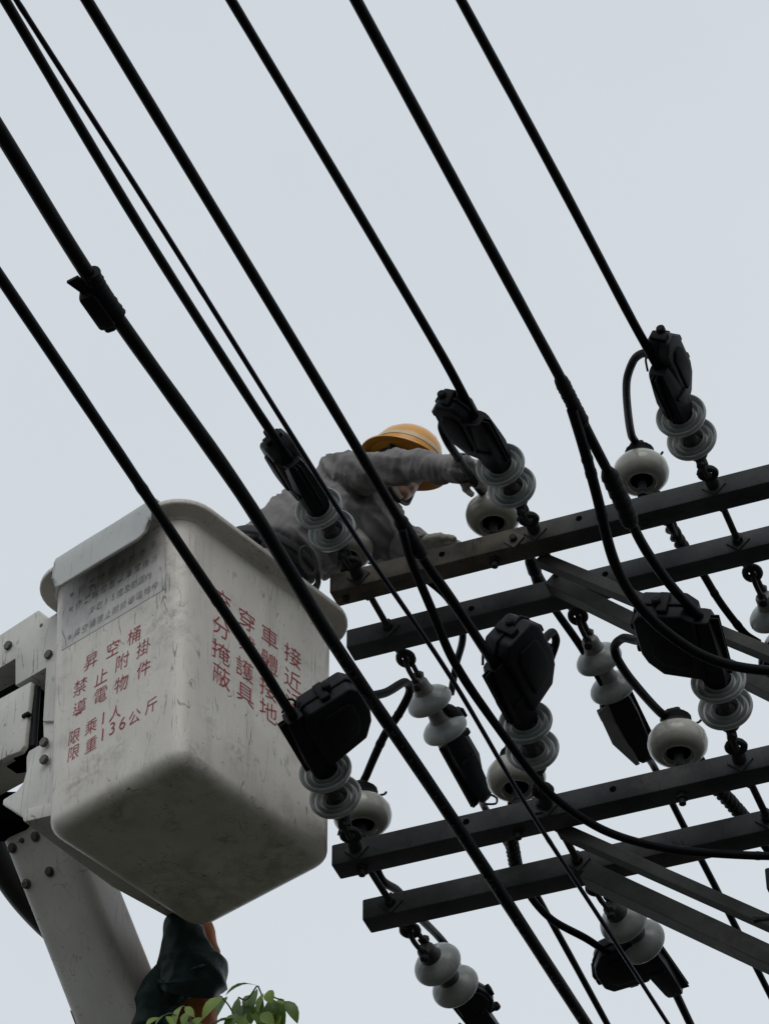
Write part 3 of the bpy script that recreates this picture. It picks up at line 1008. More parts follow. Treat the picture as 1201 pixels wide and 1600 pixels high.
j1, _ = cable('jumper_cable', 'short jumper dropping onto the clamp cover behind the pale left string', 'cable',
      [(466, 745, 'y', 6.93), (490, 782, 'y', 7.06), (518, 815, 'y', 7.24), ptop('A1'), (690, 925, 'z', 8.83), (722, 985, 'z', 8.77), (712, 1040, 'y', 8.02), (704, 1085, 'y', 8.05)], 0.0125, group=gJ)
j2, _ = cable('jumper_cable', 'jumper cable the worker\'s hand is touching', 'cable',
      [(693, 652, 'y', 6.80), (690, 668, 'y', 6.84), (700, 692, 'y', 6.92), (720, 722, 'y', 7.06), (742, 756, 'y', 7.24), (757, 772, 'y', 7.36), ptop('A2'), (828, 875, 'z', 8.80), (848, 925, 'z', 8.80), (873, 962, 'z', 8.74), (908, 1012, 'z', 8.66), (945, 1075, 'z', 8.58)], 0.0135, group=gJ)
j3, _ = cable('jumper_cable', 'arched jumper between the topmost clamp cover and the highest pin insulator', 'cable',
      [(1018, 556, 'y', 6.80), (1004, 552, 'y', 6.81), (990, 562, 'y', 6.85), (979, 592, 'y', 6.95), (979, 630, 'y', 7.1), (986, 680, 'y', 7.33), ptop('A3'), (1042, 812, 'z', 8.79), (1062, 848, 'z', 8.80), (1095, 893, 'z', 8.76), (1125, 942, 'z', 8.68), (1163, 990, 'z', 8.62), (1185, 1005, 'z', 8.6)], 0.0135, group=gJ)
k1, _ = cable('jumper_cable', 'bent jumper between the square clamp cover and the pin insulator beside the bucket', 'cable',
      [ends['C1'][2] - ends['C1'][3][2] * 0.06, (600, 1083, 'y', 6.93), (632, 1066, 'y', 7.02), (640, 1080, 'y', 7.08), (625, 1112, 'y', 7.15), (600, 1150, 'y', 7.24), (573, 1210, 'y', 7.38), ptop('C1'), (590, 1362, 'z', 7.63), (622, 1393, 'z', 7.66), (650, 1428, 'z', 7.69), (692, 1472, 'y', 8.24), (722, 1522, 'y', 8.28)], 0.0135, group=gJ)
k2, _ = cable('jumper_cable', 'jumper curving from under the lowest crossarm into the wide clamp box', 'cable',
      [(832, 1040, 'y', 6.93), (848, 1003, 'y', 6.97), (862, 988, 'y', 7.02), (868, 1002, 'y', 7.06), (858, 1034, 'y', 7.12), (838, 1090, 'y', 7.25), (815, 1165, 'y', 7.39), ptop('C2'), (797, 1300, 'z', 7.66), (804, 1352, 'z', 7.66), (828, 1400, 'z', 7.62), (862, 1437, 'z', 7.57), (916, 1467, 'z', 7.53), (950, 1490, 'z', 7.52)], 0.0125, group=gJ)
k3, _ = cable('jumper_cable', 'hooked cable from the broad clamp cover down to the fully visible pin insulator', 'cable',
      [ends['C3'][2] - ends['C3'][3][2] * 0.05, (1000, 1000, 'y', 6.85), (974, 997, 'y', 6.90), (960, 1009, 'y', 6.95), (963, 1028, 'y', 7.0), (985, 1062, 'y', 7.12), (1034, 1116, 'y', 7.36), ptop('C3'), (1120, 1232, 'z', 7.67), (1150, 1262, 'z', 7.67), (1200, 1330, 'z', 7.62), (1230, 1370, 'z', 7.55)], 0.0135, group=gJ)
twist(j3, [onz(1036, 803, 8.795), onz(1058, 842, 8.80), onz(1078, 872, 8.78)], 0.0185, strands=3, turns=2)
wrap(j2, [onz(826, 870, 8.80), onz(840, 905, 8.80), onz(852, 932, 8.79)], 0.022, turns=3, bumps=0.2)
twist(k3, [onz(1112, 1224, 7.67), onz(1140, 1253, 7.67), onz(1165, 1282, 7.66)], 0.019, strands=3, turns=3)
twist(k2, [onz(795, 1294, 7.66), onz(801, 1328, 7.66), onz(806, 1356, 7.655)], 0.018, strands=3, turns=3)

# wires leaving on the far side
gX = 'power wires leaving on the far side'
cable('power_wire', 'far wire leaving the pale left clamp and passing behind the lower crossarms', 'cable',
      [ends['B1'][1] - ends['B1'][3][2] * 0.02, (757, 1262, 'z', 8.57), (800, 1332, 'z', 8.55), (880, 1475, 'z', 8.5), (948, 1600, 'z', 8.45)], 0.0125, group=gX, ext1=25)
cable('power_wire', 'far wire passing behind the lower braces to the right edge', 'cable',
      [ends['B2'][1] - ends['B2'][3][2] * 0.02, (1022, 1200, 'z', 8.57), (1062, 1280, 'z', 8.55), (1120, 1392, 'z', 8.5), (1205, 1560, 'z', 8.45)], 0.0125, group=gX, ext1=25)
e = ends['B3'][1]
cable('power_wire', 'far wire beyond the right edge', 'cable', [e, e + V((0.05, 2, -0.08)), e + V((0.1, 4, -0.16))], 0.0125, group=gX, ext1=25)
e = ends['D1'][1]
cable('power_wire', 'far wire leaving the clamp cover at the bottom edge', 'cable', [e, e + V((0.02, 2, -0.08)), e + V((0.04, 4, -0.16))], 0.0125, group=gX, ext1=25)
cable('power_wire', 'far wire leaving the wide clamp box at the bottom', 'cable',
      [ends['D2'][1] - ends['D2'][3][2] * 0.02, ends['D2'][1] + V((-0.005, 0.25, -0.02)), ends['D2'][1] + V((-0.01, 0.6, -0.04))], 0.0135, group=gX, ext1=25)

# small ironwork at the right edge
pb = ony(1215, 1373, 7.40)
r = thing('pole_band', pb, 'small dark steel bracket just showing at the right edge', 'bracket')
MB().box(pb, AX, (0.07, 0.03, 0.075), 0.006, 2).build('bracket', 'hardware', r)
MB().tube([pb + V((0.02, 0.0, 0)), V((-0.98, 7.47, pb.z + 0.02))], 0.014, 10).build('stay', 'hardware', r)
pb = ony(1176, 1437, 7.36)
r = thing('step_bolt', pb, 'short dark step bolt sticking out at the right edge', 'bolt')
MB().tube([pb, V((-0.98, 7.5, pb.z + 0.03))], 0.009, 10).build('rod', 'hardware', r)
MB().lathe([(0, 0.012), (0.012, 0.012)], pb, (1, 0.08, 0.08), 6).build('bolt_head', 'hardware', r)

# ------------------------------------------------------------------ the aerial bucket
ZR, ZB = 8.45, 7.455
rn, rr_, rl = onz(280, 778, ZR), onz(541, 975, ZR), onz(65, 917, ZR)
BU = (rr_ - rn).normalized()
BV = V((-BU.y, BU.x, 0))
CT = V((-3.328, 7.070, ZR))
CB = V((-3.300, 7.066, ZB))
HUT, HVT, HUB, HVB = 0.374, 0.296, 0.346, 0.287


def ring_rr(c, hu, hv, r, n=9):
    out = []
    for (su, sv, a0) in ((1, 1, 0), (-1, 1, 90), (-1, -1, 180), (1, -1, 270)):
        for k in range(n):
            a = radians(a0 + 90 * k / (n - 1))
            out.append(c + BU * (su * (hu - r) + r * cos(a)) + BV * (sv * (hv - r) + r * sin(a)))
    return out


def bk(z):
    t = (z - ZB) / (ZR - ZB)
    return CB.lerp(CT, t), HUB + (HUT - HUB) * t, HVB + (HVT - HVB) * t


bucket = thing('aerial_bucket', CB, 'off-white scratched fibreglass bucket with red Chinese lettering', 'bucket')
sh = MB()
rings = []
FR = 0.050
for k in range(7):                                   # rounded bottom edge
    a = radians(90 * k / 6)
    z = ZB + FR * (1 - cos(a))
    c, hu, hv = bk(z)
    ins = FR * (1 - sin(a))
    rings.append(ring_rr(V((c.x, c.y, z)), hu - ins, hv - ins, max(0.03, 0.068 - ins * 0.5)))
for z in (7.62, 7.75, 7.9, 8.05, 8.2, 8.3, 8.38, 8.42):
    c, hu, hv = bk(z)
    rings.append(ring_rr(V((c.x, c.y, z)), hu, hv, 0.068 + 0.012 * (z - 7.5)))
c, hu, hv = bk(8.43)
for (z, ins) in ((8.43, 0.01), (8.42, 0.03), (7.60, 0.035), (7.52, 0.06), (7.505, 0.1)):
    c, hu, hv = bk(z)
    rings.append(ring_rr(V((c.x, c.y, z)), hu - ins, hv - ins, 0.07))
# denser bottom so the floor is not one big facet
c0 = [CB + (p - CB) * f for f in (0.02,) for p in rings[0]]
sh.rings(rings, True, True)
sh.build('shell', 'fibreglass', bucket, 50)
# rolled lip
lp = MB()
lr = []
for (z, e) in ((8.418, 0.001), (8.427, 0.008), (8.431, 0.020), (8.4335, 0.048), (8.436, 0.0555), (8.440, 0.0575), (8.449, 0.0575), (8.4545, 0.0555), (8.457, 0.050), (8.458, 0.02), (8.455, -0.02), (8.42, -0.028)):
    lr.append(ring_rr(V((CT.x, CT.y, z)), HUT + e, HVT + e, 0.076 + max(e, -0.02)))
lp.rings(lr + [lr[0]], False, False)
lp.build('rim', 'fibreglass', bucket, 50)


def face_l(v, z):          # face with the load limits: normal -u
    c, hu, hv = bk(z)
    return V((c.x, c.y, z)) - BU * hu + BV * v


def face_r(u, z):          # face with the four columns: normal -v
    c, hu, hv = bk(z)
    return V((c.x, c.y, z)) - BV * hv + BU * u


PL = (face_l(0, 7.6), face_l(0, 8.3))
NL = (PL[1] - PL[0]).cross(BV).normalized()
if NL.dot(BU) > 0:
    NL = -NL
PR = (face_r(0, 7.6), face_r(0, 8.3))
NR = (PR[1] - PR[0]).cross(BU).normalized()
if NR.dot(BV) > 0:
    NR = -NR
UL = (PL[1] - PL[0]).normalized()
URt = (PR[1] - PR[0]).normalized()

fcv = bpy.data.curves.new('glyph', 'FONT')
fcv.size = 1.0
fob = bpy.data.objects.new('glyph', fcv)
COL.objects.link(fob)
_gl = {}


def glyph(ch, offset):
    if (ch, offset) not in _gl:
        fcv.body = ch
        fcv.offset = offset
        fcv.resolution_u = 3
        dg = bpy.context.evaluated_depsgraph_get()
        dg.update()
        me = fob.evaluated_get(dg).to_mesh()
        vs = [v.co.copy() for v in me.vertices]
        fs = [tuple(p.vertices) for p in me.polygons]
        fob.evaluated_get(dg).to_mesh_clear()
        if vs:
            x0, x1 = min(v.x for v in vs), max(v.x for v in vs)
            y0, y1 = min(v.y for v in vs), max(v.y for v in vs)
            vs = [V((v.x - (x0 + x1) / 2, v.y - (y0 + y1) / 2)) for v in vs]
        _gl[(ch, offset)] = (vs, fs)
    return _gl[(ch, offset)]


def write(mb, ch, p, xa, ya, nrm, size, off=-0.006, lift=0.0016, sx=1.0, wob=0.02, shear=0.0):
    vs, fs = glyph(ch, off)
    a = random.uniform(-wob, wob)
    out = []
    for q in vs:
        x = (q.x * cos(a) - q.y * sin(a)) * sx + q.y * shear
        y = q.x * sin(a) + q.y * cos(a)
        out.append(p + xa * (x * size) + ya * (y * size) + nrm * lift)
    mb.add(out, fs)


tl = MB()
for ch, px, py in (('昇', 143, 1033), ('空', 177, 1013), ('桶', 210, 993), ('禁', 126, 1073), ('止', 159, 1057), ('附', 192, 1033), ('掛', 225, 1012),
                   ('導', 125, 1106), ('電', 158, 1086), ('物', 190, 1068), ('件', 225, 1045), ('限', 117, 1151), ('乘', 143, 1135), ('1', 162, 1122), ('人', 181, 1113),
                   ('限', 116, 1176), ('重', 143, 1163), ('1', 161, 1148), ('3', 176, 1138), ('6', 192, 1130), ('公', 211, 1120), ('斤', 237, 1102)):
    small = ch in '限乘人重公斤'
    write(tl, ch, onplane(px, py, PL[0], NL), -BV, UL, NL, 0.058 if small else 0.066, sx=0.95, off=-0.009, shear=0.10)
tl.build('lettering', 'red_paint', bucket, None, recalc=False)['label'] = 'red load-limit lettering on the left face'
trr = MB()
for ch, px, py in (('充', 348, 938), ('分', 346, 981), ('掩', 345, 1019), ('蔽', 346, 1057), ('穿', 385, 969), ('戴', 386, 1006), ('護', 382, 1046), ('具', 383, 1085),
                   ('車', 421, 996), ('體', 421, 1035), ('接', 419, 1076), ('地', 419, 1111), ('接', 457, 1025), ('近', 457, 1063), ('活', 459, 1098), ('線', 460, 1134)):
    write(trr, ch, onplane(px, py, PR[0], NR), BU, URt, NR, 0.086, sx=1.0, off=-0.009)
trr.build('lettering', 'red_paint', bucket, None, recalc=False)['label'] = 'red safety slogans in four columns on the right face'
# faded notice film under the rim
ntc = MB()
q = [onplane(97, 1015, PL[0], NL), onplane(259, 922, PL[0], NL)]
zt_ = 8.40
a0 = (q[0] - face_l(0, q[0].z)).dot(BV)
a1 = (q[1] - face_l(0, q[1].z)).dot(BV)
zb0 = (q[0].z + q[1].z) / 2
cor = [face_l(a0, zb0), face_l(a1, zb0), face_l(a1, zt_), face_l(a0, zt_)]
ntc.prism([p + NL * 0.0002 for p in cor], NL * 0.0010)
no = ntc.build('notice', 'notice', bucket, None)
nl = MB()
rows = ['※作業時應停於水平', '※作業時位置以車尾後方', '左右15度及範圍內', '※昇空桶禁止附掛導電物件']
for i, row in enumerate(rows):
    z = zb0 + 0.036 + (3 - i) * 0.058
    n_ = len(row)
    st = a0 - 0.025 - (0.10 if i == 2 else 0.0)
    en = a1 + 0.02
    for k, ch in enumerate(row):
        v = st + (en - st) * (k + 0.3) / n_ if i != 2 else st + (en - st) * (k + 0.3) / (n_ + 1)
        write(nl, ch, face_l(v, z), -BV, UL, NL, 0.034, sx=0.9, lift=0.0030, wob=0.08, shear=0.15)
nl.build('notice_text', 'black_ink', no, None, recalc=False)
# hanging guard pad over the left side of the rim
pad = MB()
c, hu, hv = bk(8.45)
v0, v1 = 0.195, -0.235
prof = [(-0.03, 8.466), (0.02, 8.470), (0.052, 8.469), (0.062, 8.462), (0.066, 8.445), (0.067, 8.42), (0.068, 8.395), (0.069, 8.37), (0.070, 8.345), (0.071, 8.325), (0.072, 8.315)]
rowsv = []
nseg = 26
for i in range(nseg + 1):
    t = i / nseg
    v = v0 + (v1 - v0) * t
    edge = min(t, 1 - t) * abs(v1 - v0)
    cut = 0.0
    R_ = 0.055
    if edge < R_:
        cut = R_ - math.sqrt(max(0, R_ * R_ - (R_ - edge) ** 2))
    rowv = []
    for k, (e_, z_) in enumerate(prof):
        zz = max(z_, 8.315 + cut)
        rowv.append(V((c.x, c.y, zz)) - BU * (hu + e_ + 0.004 * noise.noise(V((v * 4, z_ * 5, 0)))) + BV * v)
    rowsv.append(rowv)
pv, pf = [], []
m_ = len(prof)
for rw in rowsv:
    pv += rw
for i in range(nseg):
    for k in range(m_ - 1):
        pf.append((i * m_ + k, (i + 1) * m_ + k, (i + 1) * m_ + k + 1, i * m_ + k + 1))
po = pad.add(pv, pf).build('guard_pad', 'pad', bucket, 40)
md = po.modifiers.new('t', 'SOLIDIFY')
md.thickness = 0.008
md.offset = 1

# ------------------------------------------------------------------ bucket mount (rotator bracket) on the bucket's hidden left side
mount = thing('bucket_mount', CB + BV * 0.36, 'white steel mounting bracket with bolts on the left of the bucket', 'bracket')
UPL = CT - BU * 0.29                   # plane of the front plates: faces the same way as the load-limit face


def pxpoly(pts, off=0.0):
    return [onplane(x, y, UPL + BU * off, BU) for x, y in pts]


MB().prism(pxpoly([(-60, 1030), (0, 992), (60, 953), (75, 966), (97, 952), (97, 1126), (67, 1127), (72, 1043), (24, 1071), (24, 1029), (-60, 1080)]), BU * 0.10, 0.004, 2).build('upper_plate', 'bracket_paint', mount, 30)
MB().prism(pxpoly([(97, 1128), (67, 1126), (68, 1160), (45, 1173), (41, 1183), (41, 1205), (36, 1223), (26, 1236), (5, 1249), (4, 1257), (34, 1274), (37, 1284), (97, 1250)], 0.01), BU * 0.10, 0.005, 2).build('lower_plate', 'bracket_paint', mount, 30)
MB().prism(pxpoly([(-60, 1128), (0, 1091), (49, 1064), (38, 1164), (31, 1174), (12, 1181), (-60, 1223)], 0.0), BU * 0.022, 0.005, 2).build('side_block', 'bracket_paint', mount, 30)
MB().prism(pxpoly([(-60, 1216), (10, 1176), (14, 1181), (-60, 1222)], 0.022), BU * 0.13, 0.002, 1).build('under_plate', 'bracket_paint', mount, 30)
MB().prism(pxpoly([(-10, 1085), (62, 1047), (56, 1170), (22, 1196), (-10, 1200)], 0.055), BU * 0.05, 0.002, 1).build('recess_shade', 'void', mount)  # black slab added as painted shade in the gap between the plates
MB().tube([onplane(58, 1075, UPL + BU * 0.03, BU), onplane(52, 1168, UPL + BU * 0.03, BU)], 0.013, 16).build('cylinder', 'rubber', mount)
lv = MB()
lv.box(onplane(42, 1118, UPL + BU * 0.0, BU), (BU, BV, V((0, 0, 1))), (0.02, 0.03, 0.014), 0.003, 1)
lv.box(onplane(47, 1122, UPL + BU * 0.02, BU), (BU, BV, V((0, 0, 1))), (0.02, 0.012, 0.09), 0.003, 1)
lv.build('lever', 'rubber', mount)
for (x, y) in ((15, 1010), (78, 1024), (71, 1161), (71, 1188), (65, 977)):
    p = onplane(x, y, UPL, BU)
    MB().lathe([(-0.002, 0.016 if y != 977 else 0.007), (0.012 if y != 977 else 0.002, 0.016 if y != 977 else 0.007)], p, -BU, 6).build('bolt_head', 'bolt', mount, 20)
# long carrier running under the hidden left side of the bucket
c, hu, hv = bk(7.52)
ca = MB()
cz = 7.562
carr = [onz(37, 1284, cz), onz(175, 1386, cz), onz(296, 1452, cz)]
c2, hu2, hv2 = bk(cz)
inn = V((c2.x, c2.y, cz)) + BV * (hv2 - 0.01)
carr = carr + [inn + BU * 0.33, inn - BU * 0.29]
ca.prism(carr, V((0, 0, 0.05)), 0.004, 2)
ca.build('carrier', 'bracket_paint', mount, 30)
MB().box(V((c.x, c.y, 7.92)) + BV * (hv + 0.045), (BU, BV, V((0, 0, 1))), (0.5, 0.07, 0.54), 0.006, 2).build('back_plate', 'bracket_paint', mount, 30)

# ------------------------------------------------------------------ boom
bt = atd(60, 1262, 10.45)
bdir = V((0.128, 0.35, -0.51)).normalized()
mview = (-FW) - bdir * (-FW).dot(bdir)
mview.normalize()
bside = bdir.cross(mview).normalized()
if bside.dot(RT) < 0:
    bside = -bside
ang = radians(24)
n1 = (mview * cos(ang) - bside * sin(ang)).normalized()      # wide face turned a little left
n2 = (bside * cos(ang) + mview * sin(ang)).normalized()
boom = thing('boom', bt, 'off-white square boom with four big bolts, below the bucket on the left', 'boom')
bm_ = MB()
wid, dep, rad_ = 0.250, 0.20, 0.045


def boom_ring(c):
    out = []
    for (s1, s2, a0) in ((1, 1, 0), (-1, 1, 90), (-1, -1, 180), (1, -1, 270)):
        for k in range(6):
            a = radians(a0 + 90 * k / 5)
            out.append(c + n2 * (s1 * (wid / 2 - rad_) + rad_ * cos(a)) + n1 * (s2 * (dep / 2 - rad_) + rad_ * sin(a)))
    return out


bc = bt + n2 * 0.005
bm_.rings([boom_ring(bc + bdir * t) for t in (0.0, 0.3, 0.6, 1.0, 2.0, 4.2)])
bm_.build('boom_tube', 'boom_paint', boom, 40)
for (x, y, rb) in ((20, 1325, 0.017), (56, 1307, 0.017), (42, 1381, 0.017), (78, 1362, 0.017), (35, 1313, 0.0085)):
    p = onplane(x, y, bc + n1 * (dep / 2), n1)
    MB().lathe([(-0.002, rb), (0.003, rb), (0.004, rb * 0.72), (0.012, rb * 0.70), (0.014, rb * 0.55)], p, n1, 18).build('bolt_head', 'bolt', boom, 30)
hs = thing('hydraulic_hose', atd(0, 1400, 10.6), 'dark hose curving beside the boom at the left edge', 'hose')
hp = spline([atd(-60, 1210, 10.7), atd(-30, 1265, 10.72), atd(-5, 1330, 10.75), atd(28, 1385, 10.8), atd(66, 1430, 10.9), atd(110, 1470, 11.0), atd(150, 1510, 11.1)], 8)
MB().tube(hp, 0.055, 16).build('hose', 'hose', hs)
jt = thing('knuckle_joint', atd(5, 1275, 10.5), 'black knuckle joint between bracket and boom', 'joint')
MB().box(atd(6, 1276, 10.42), (RT, V((0, 0, 1)).cross(RT), V((0, 0, 1))), (0.2, 0.12, 0.13), 0.02, 2).build('block', 'void', jt)
MB().tube([atd(-14, 1290, 10.40), atd(30, 1262, 10.40)], 0.03, 16).build('pin', 'hardware', jt)


# ------------------------------------------------------------------ tarpaulin-wrapped hose bundle below the bucket
def cloth_bundle(path, radii, name, mat, parent, amp, freq, seed, nn=96, squash=1.0):
    pts = spline(path, 22)
    m = len(pts)
    rad = []
    for i in range(m):
        f = i / (m - 1) * (len(radii) - 1)
        a = int(min(f, len(radii) - 2))
        rad.append(radii[a] + (radii[a + 1] - radii[a]) * (f - a))
    mb = MB()
    rings = []
    ref = None
    for i, p in enumerate(pts):
        t = (pts[min(i + 1, m - 1)] - pts[max(i - 1, 0)]).normalized()
        ref = (RT if ref is None else ref)
        ref = (ref - t * ref.dot(t)).normalized()
        b = t.cross(ref)
        rg = []
        for k in range(nn):
            a = 2 * pi * k / nn
            dvec = ref * cos(a) + b * sin(a) * squash
            q = p + dvec * rad[i]
            w = noise.noise(V((q.x * freq + seed, q.y * freq, q.z * freq * 0.6)))
            w2 = 1 - abs(noise.noise(V((q.x * freq * 0.6 + seed * 2 + q.z * 3, q.y * freq * 0.7, q.z * freq * 1.1)))) * 2.2
            w3 = 1 - abs(noise.noise(V((q.x * freq * 1.9 - q.z * 9, q.y * freq * 1.5 + seed, q.z * freq * 1.6 + q.x * 8)))) * 2.6
            rg.append(p + dvec * (rad[i] * (1 + amp * (0.4 * w + 0.5 * w2 + 0.12 * w3))))
        rings.append(rg)
    mb.rings(rings)
    return mb.build(name, mat, parent, 30)


hc = thing('hose_cover', atd(285, 1520, 10.35), 'crumpled dark green and orange tarpaulin cover hanging under the bucket', 'tarpaulin')
cloth_bundle([atd(292, 1432, 10.32), atd(300, 1470, 10.32), atd(298, 1510, 10.32), atd(300, 1550, 10.33), atd(292, 1585, 10.34), atd(285, 1640, 10.36), atd(272, 1760, 10.4), atd(260, 1900, 10.5)],
             [0.06, 0.075, 0.085, 0.09, 0.092, 0.095, 0.1, 0.1], 'orange_layer', 'orange_cloth', hc, 0.28, 9, 3.1)
cloth_bundle([atd(282, 1436, 10.24), atd(286, 1465, 10.20), atd(294, 1500, 10.19), atd(303, 1525, 10.19), atd(300, 1546, 10.2)],
             [0.045, 0.065, 0.085, 0.098, 0.09], 'green_layer', 'tarp', hc, 0.32, 10, 1.7)
cloth_bundle([atd(262, 1508, 10.24), atd(252, 1540, 10.24), atd(244, 1572, 10.24), atd(238, 1610, 10.25), atd(230, 1700, 10.3), atd(225, 1820, 10.4)],
             [0.03, 0.055, 0.065, 0.07, 0.08, 0.09], 'green_fold', 'tarp', hc, 0.32, 11, 5.3)
# overlapping flap with a rolled hem
fv, ff = [], []
fa = [(252, 1545), (272, 1533), (295, 1517), (318, 1508), (340, 1506), (350, 1516)]
fb = [(258, 1578), (276, 1570), (296, 1560), (318, 1545), (338, 1538), (347, 1532)]
nj = 8
for i in range(31):
    f = i / 30 * 5
    a = int(min(f, 4))
    t = f - a
    pa = (fa[a][0] + (fa[a + 1][0] - fa[a][0]) * t, fa[a][1] + (fa[a + 1][1] - fa[a][1]) * t)
    pb_ = (fb[a][0] + (fb[a + 1][0] - fb[a][0]) * t, fb[a][1] + (fb[a + 1][1] - fb[a][1]) * t)
    for j in range(nj):
        s_ = j / (nj - 1)
        bulge = 0.10 - 0.05 * s_ + 0.03 * math.sin(i * 0.5 + s_ * 3)
        side = abs(i / 30 - 0.5) * 2
        fv.append(atd(pa[0] + (pb_[0] - pa[0]) * s_, pa[1] + (pb_[1] - pa[1]) * s_, 10.20 - bulge * (1 - side * side * 0.8)))
for i in range(30):
    for j in range(nj - 1):
        ff.append((i * nj + j, (i + 1) * nj + j, (i + 1) * nj + j + 1, i * nj + j + 1))
flo = MB().add(fv, ff).build('flap', 'tarp', hc, 60)
md = flo.modifiers.new('t', 'SOLIDIFY')
md.thickness = 0.006
MB().tube([V(fv[i * nj]) for i in range(31)], 0.006, 8).build('hem', 'tarp', hc)


# ------------------------------------------------------------------ the worker
def fuse(name, mb, mat, parent, voxel, smooth_it=4, folds=None):
    """fuse overlapping closed pieces into one continuous surface"""
    me = bpy.data.meshes.new(name)
    me.from_pydata([tuple(p) for p in mb.v], [], mb.f)
    bm = bmesh.new()
    bm.from_mesh(me)
    bmesh.ops.recalc_face_normals(bm, faces=bm.faces)
    bm.to_mesh(me)
    bm.free()
    o = bpy.data.objects.new(name, me)
    COL.objects.link(o)
    a = o.modifiers.new('r', 'REMESH')
    a.mode = 'VOXEL'
    a.voxel_size = voxel
    b = o.modifiers.new('s', 'SMOOTH')
    b.factor = 0.5
    b.iterations = smooth_it
    dg = bpy.context.evaluated_depsgraph_get()
    dg.update()
    m2 = bpy.data.meshes.new_from_object(o.evaluated_get(dg))
    bpy.data.objects.remove(o)
    if folds:
        m2.update()
        nrm = [v.normal.copy() for v in m2.vertices]
        for v, n_ in zip(m2.vertices, nrm):
            v.co += n_ * folds(v.co)
    inv = parent.matrix_basis.inverted()
    m2.transform(inv)
    m2.materials.clear()
    m2.materials.append(M[mat])
    for p in m2.polygons:
        p.use_smooth = True
    m2.name = name
    oo = bpy.data.objects.new(name, m2)
    COL.objects.link(oo)
    oo.parent = parent
    return oo


def ellring(c, ax, ay, a, b, n=24):
    return [c + ax * (a * cos(2 * pi * k / n)) + ay * (b * sin(2 * pi * k / n)) for k in range(n)]


PEL = V((-3.20, 7.17, 8.50))
WAI = ony(437, 862, 7.26)
CHE = ony(527, 785, 7.42)
NEK = ony(580, 747, 7.45)
SHR, ELR, WRR = ony(530, 742, 7.30), ony(640, 725, 7.22), ony(712, 730, 7.17)
SHL, ELL, WRL = ony(575, 780, 7.58), ony(602, 846, 7.57), ony(655, 856, 7.48)
wk = thing('person', (PEL.x, PEL.y, 7.52), 'worker in grey jacket and orange hard hat leaning out of the bucket over the crossarm', 'person')

# head frame
HZ = V((0.385, 0.03, 0.92)).normalized()
HX = V((0.93, -0.12, -0.36))
HX = (HX - HZ * HX.dot(HZ)).normalized()
HY = HZ.cross(HX)
HATC = ony(630, 720, 7.43)
HC = HATC - HZ * 0.055 + HX * 0.010


def hp_(x, y, z):
    return HC + HX * x + HY * y + HZ * z


def ball(mb, c, rx, ry, rz, ax=None, n=20):
    ax = ax or (HX, HY, HZ)
    rs = []
    for k in range(1, 12):
        a = pi * k / 12
        rs.append([c + ax[0] * (rx * sin(a) * cos(2 * pi * i / n)) + ax[1] * (ry * sin(a) * sin(2 * pi * i / n)) - ax[2] * (rz * cos(a)) for i in range(n)])
    mb.rings(rs)


bd = MB()
ball(bd, hp_(-0.01, 0, 0.03), 0.096, 0.077, 0.092)                  # skull
ball(bd, hp_(0.022, 0, -0.045), 0.068, 0.060, 0.072)                # face
ball(bd, hp_(0.050, 0, -0.092), 0.030, 0.030, 0.026)                # chin
ball(bd, hp_(0.012, 0.034, -0.070), 0.045, 0.026, 0.034)            # jaw
ball(bd, hp_(0.012, -0.034, -0.070), 0.045, 0.026, 0.034)
bd.tube([hp_(0.078, 0, 0.012), hp_(0.094, 0, -0.018), hp_(0.100, 0, -0.030), hp_(0.086, 0, -0.040)], [0.009, 0.013, 0.015, 0.010], 12)   # nose
ball(bd, hp_(0.093, 0.010, -0.036), 0.010, 0.008, 0.008)
ball(bd, hp_(0.093, -0.010, -0.036), 0.010, 0.008, 0.008)
bd.tube([hp_(0.076, 0.024, -0.062), hp_(0.087, 0, -0.060), hp_(0.076, -0.024, -0.062)], [0.005, 0.0075, 0.005], 10)        # lips
bd.tube([hp_(0.074, 0.022, -0.070), hp_(0.084, 0, -0.071), hp_(0.074, -0.022, -0.070)], [0.005, 0.008, 0.005], 10)
bd.tube([hp_(0.070, 0.044, 0.024), hp_(0.085, 0.024, 0.022), hp_(0.084, 0.0, 0.016), hp_(0.085, -0.024, 0.022), hp_(0.070, -0.044, 0.024)], 0.009, 10)   # brow
for s_ in (-1, 1):                                                   # ears
    bd.tube(spline([hp_(-0.004, s_ * 0.074, -0.040), hp_(-0.010, s_ * 0.082, -0.015), hp_(-0.016, s_ * 0.088, 0.010), hp_(-0.004, s_ * 0.084, 0.018), hp_(0.006, s_ * 0.078, 0.004)], 4), 0.0065, 8)
    ball(bd, hp_(-0.006, s_ * 0.076, -0.012), 0.010, 0.006, 0.022)
bd.tube([hp_(-0.02, 0, -0.06), NEK, CHE.lerp(NEK, 0.6)], [0.056, 0.060, 0.075], 20)
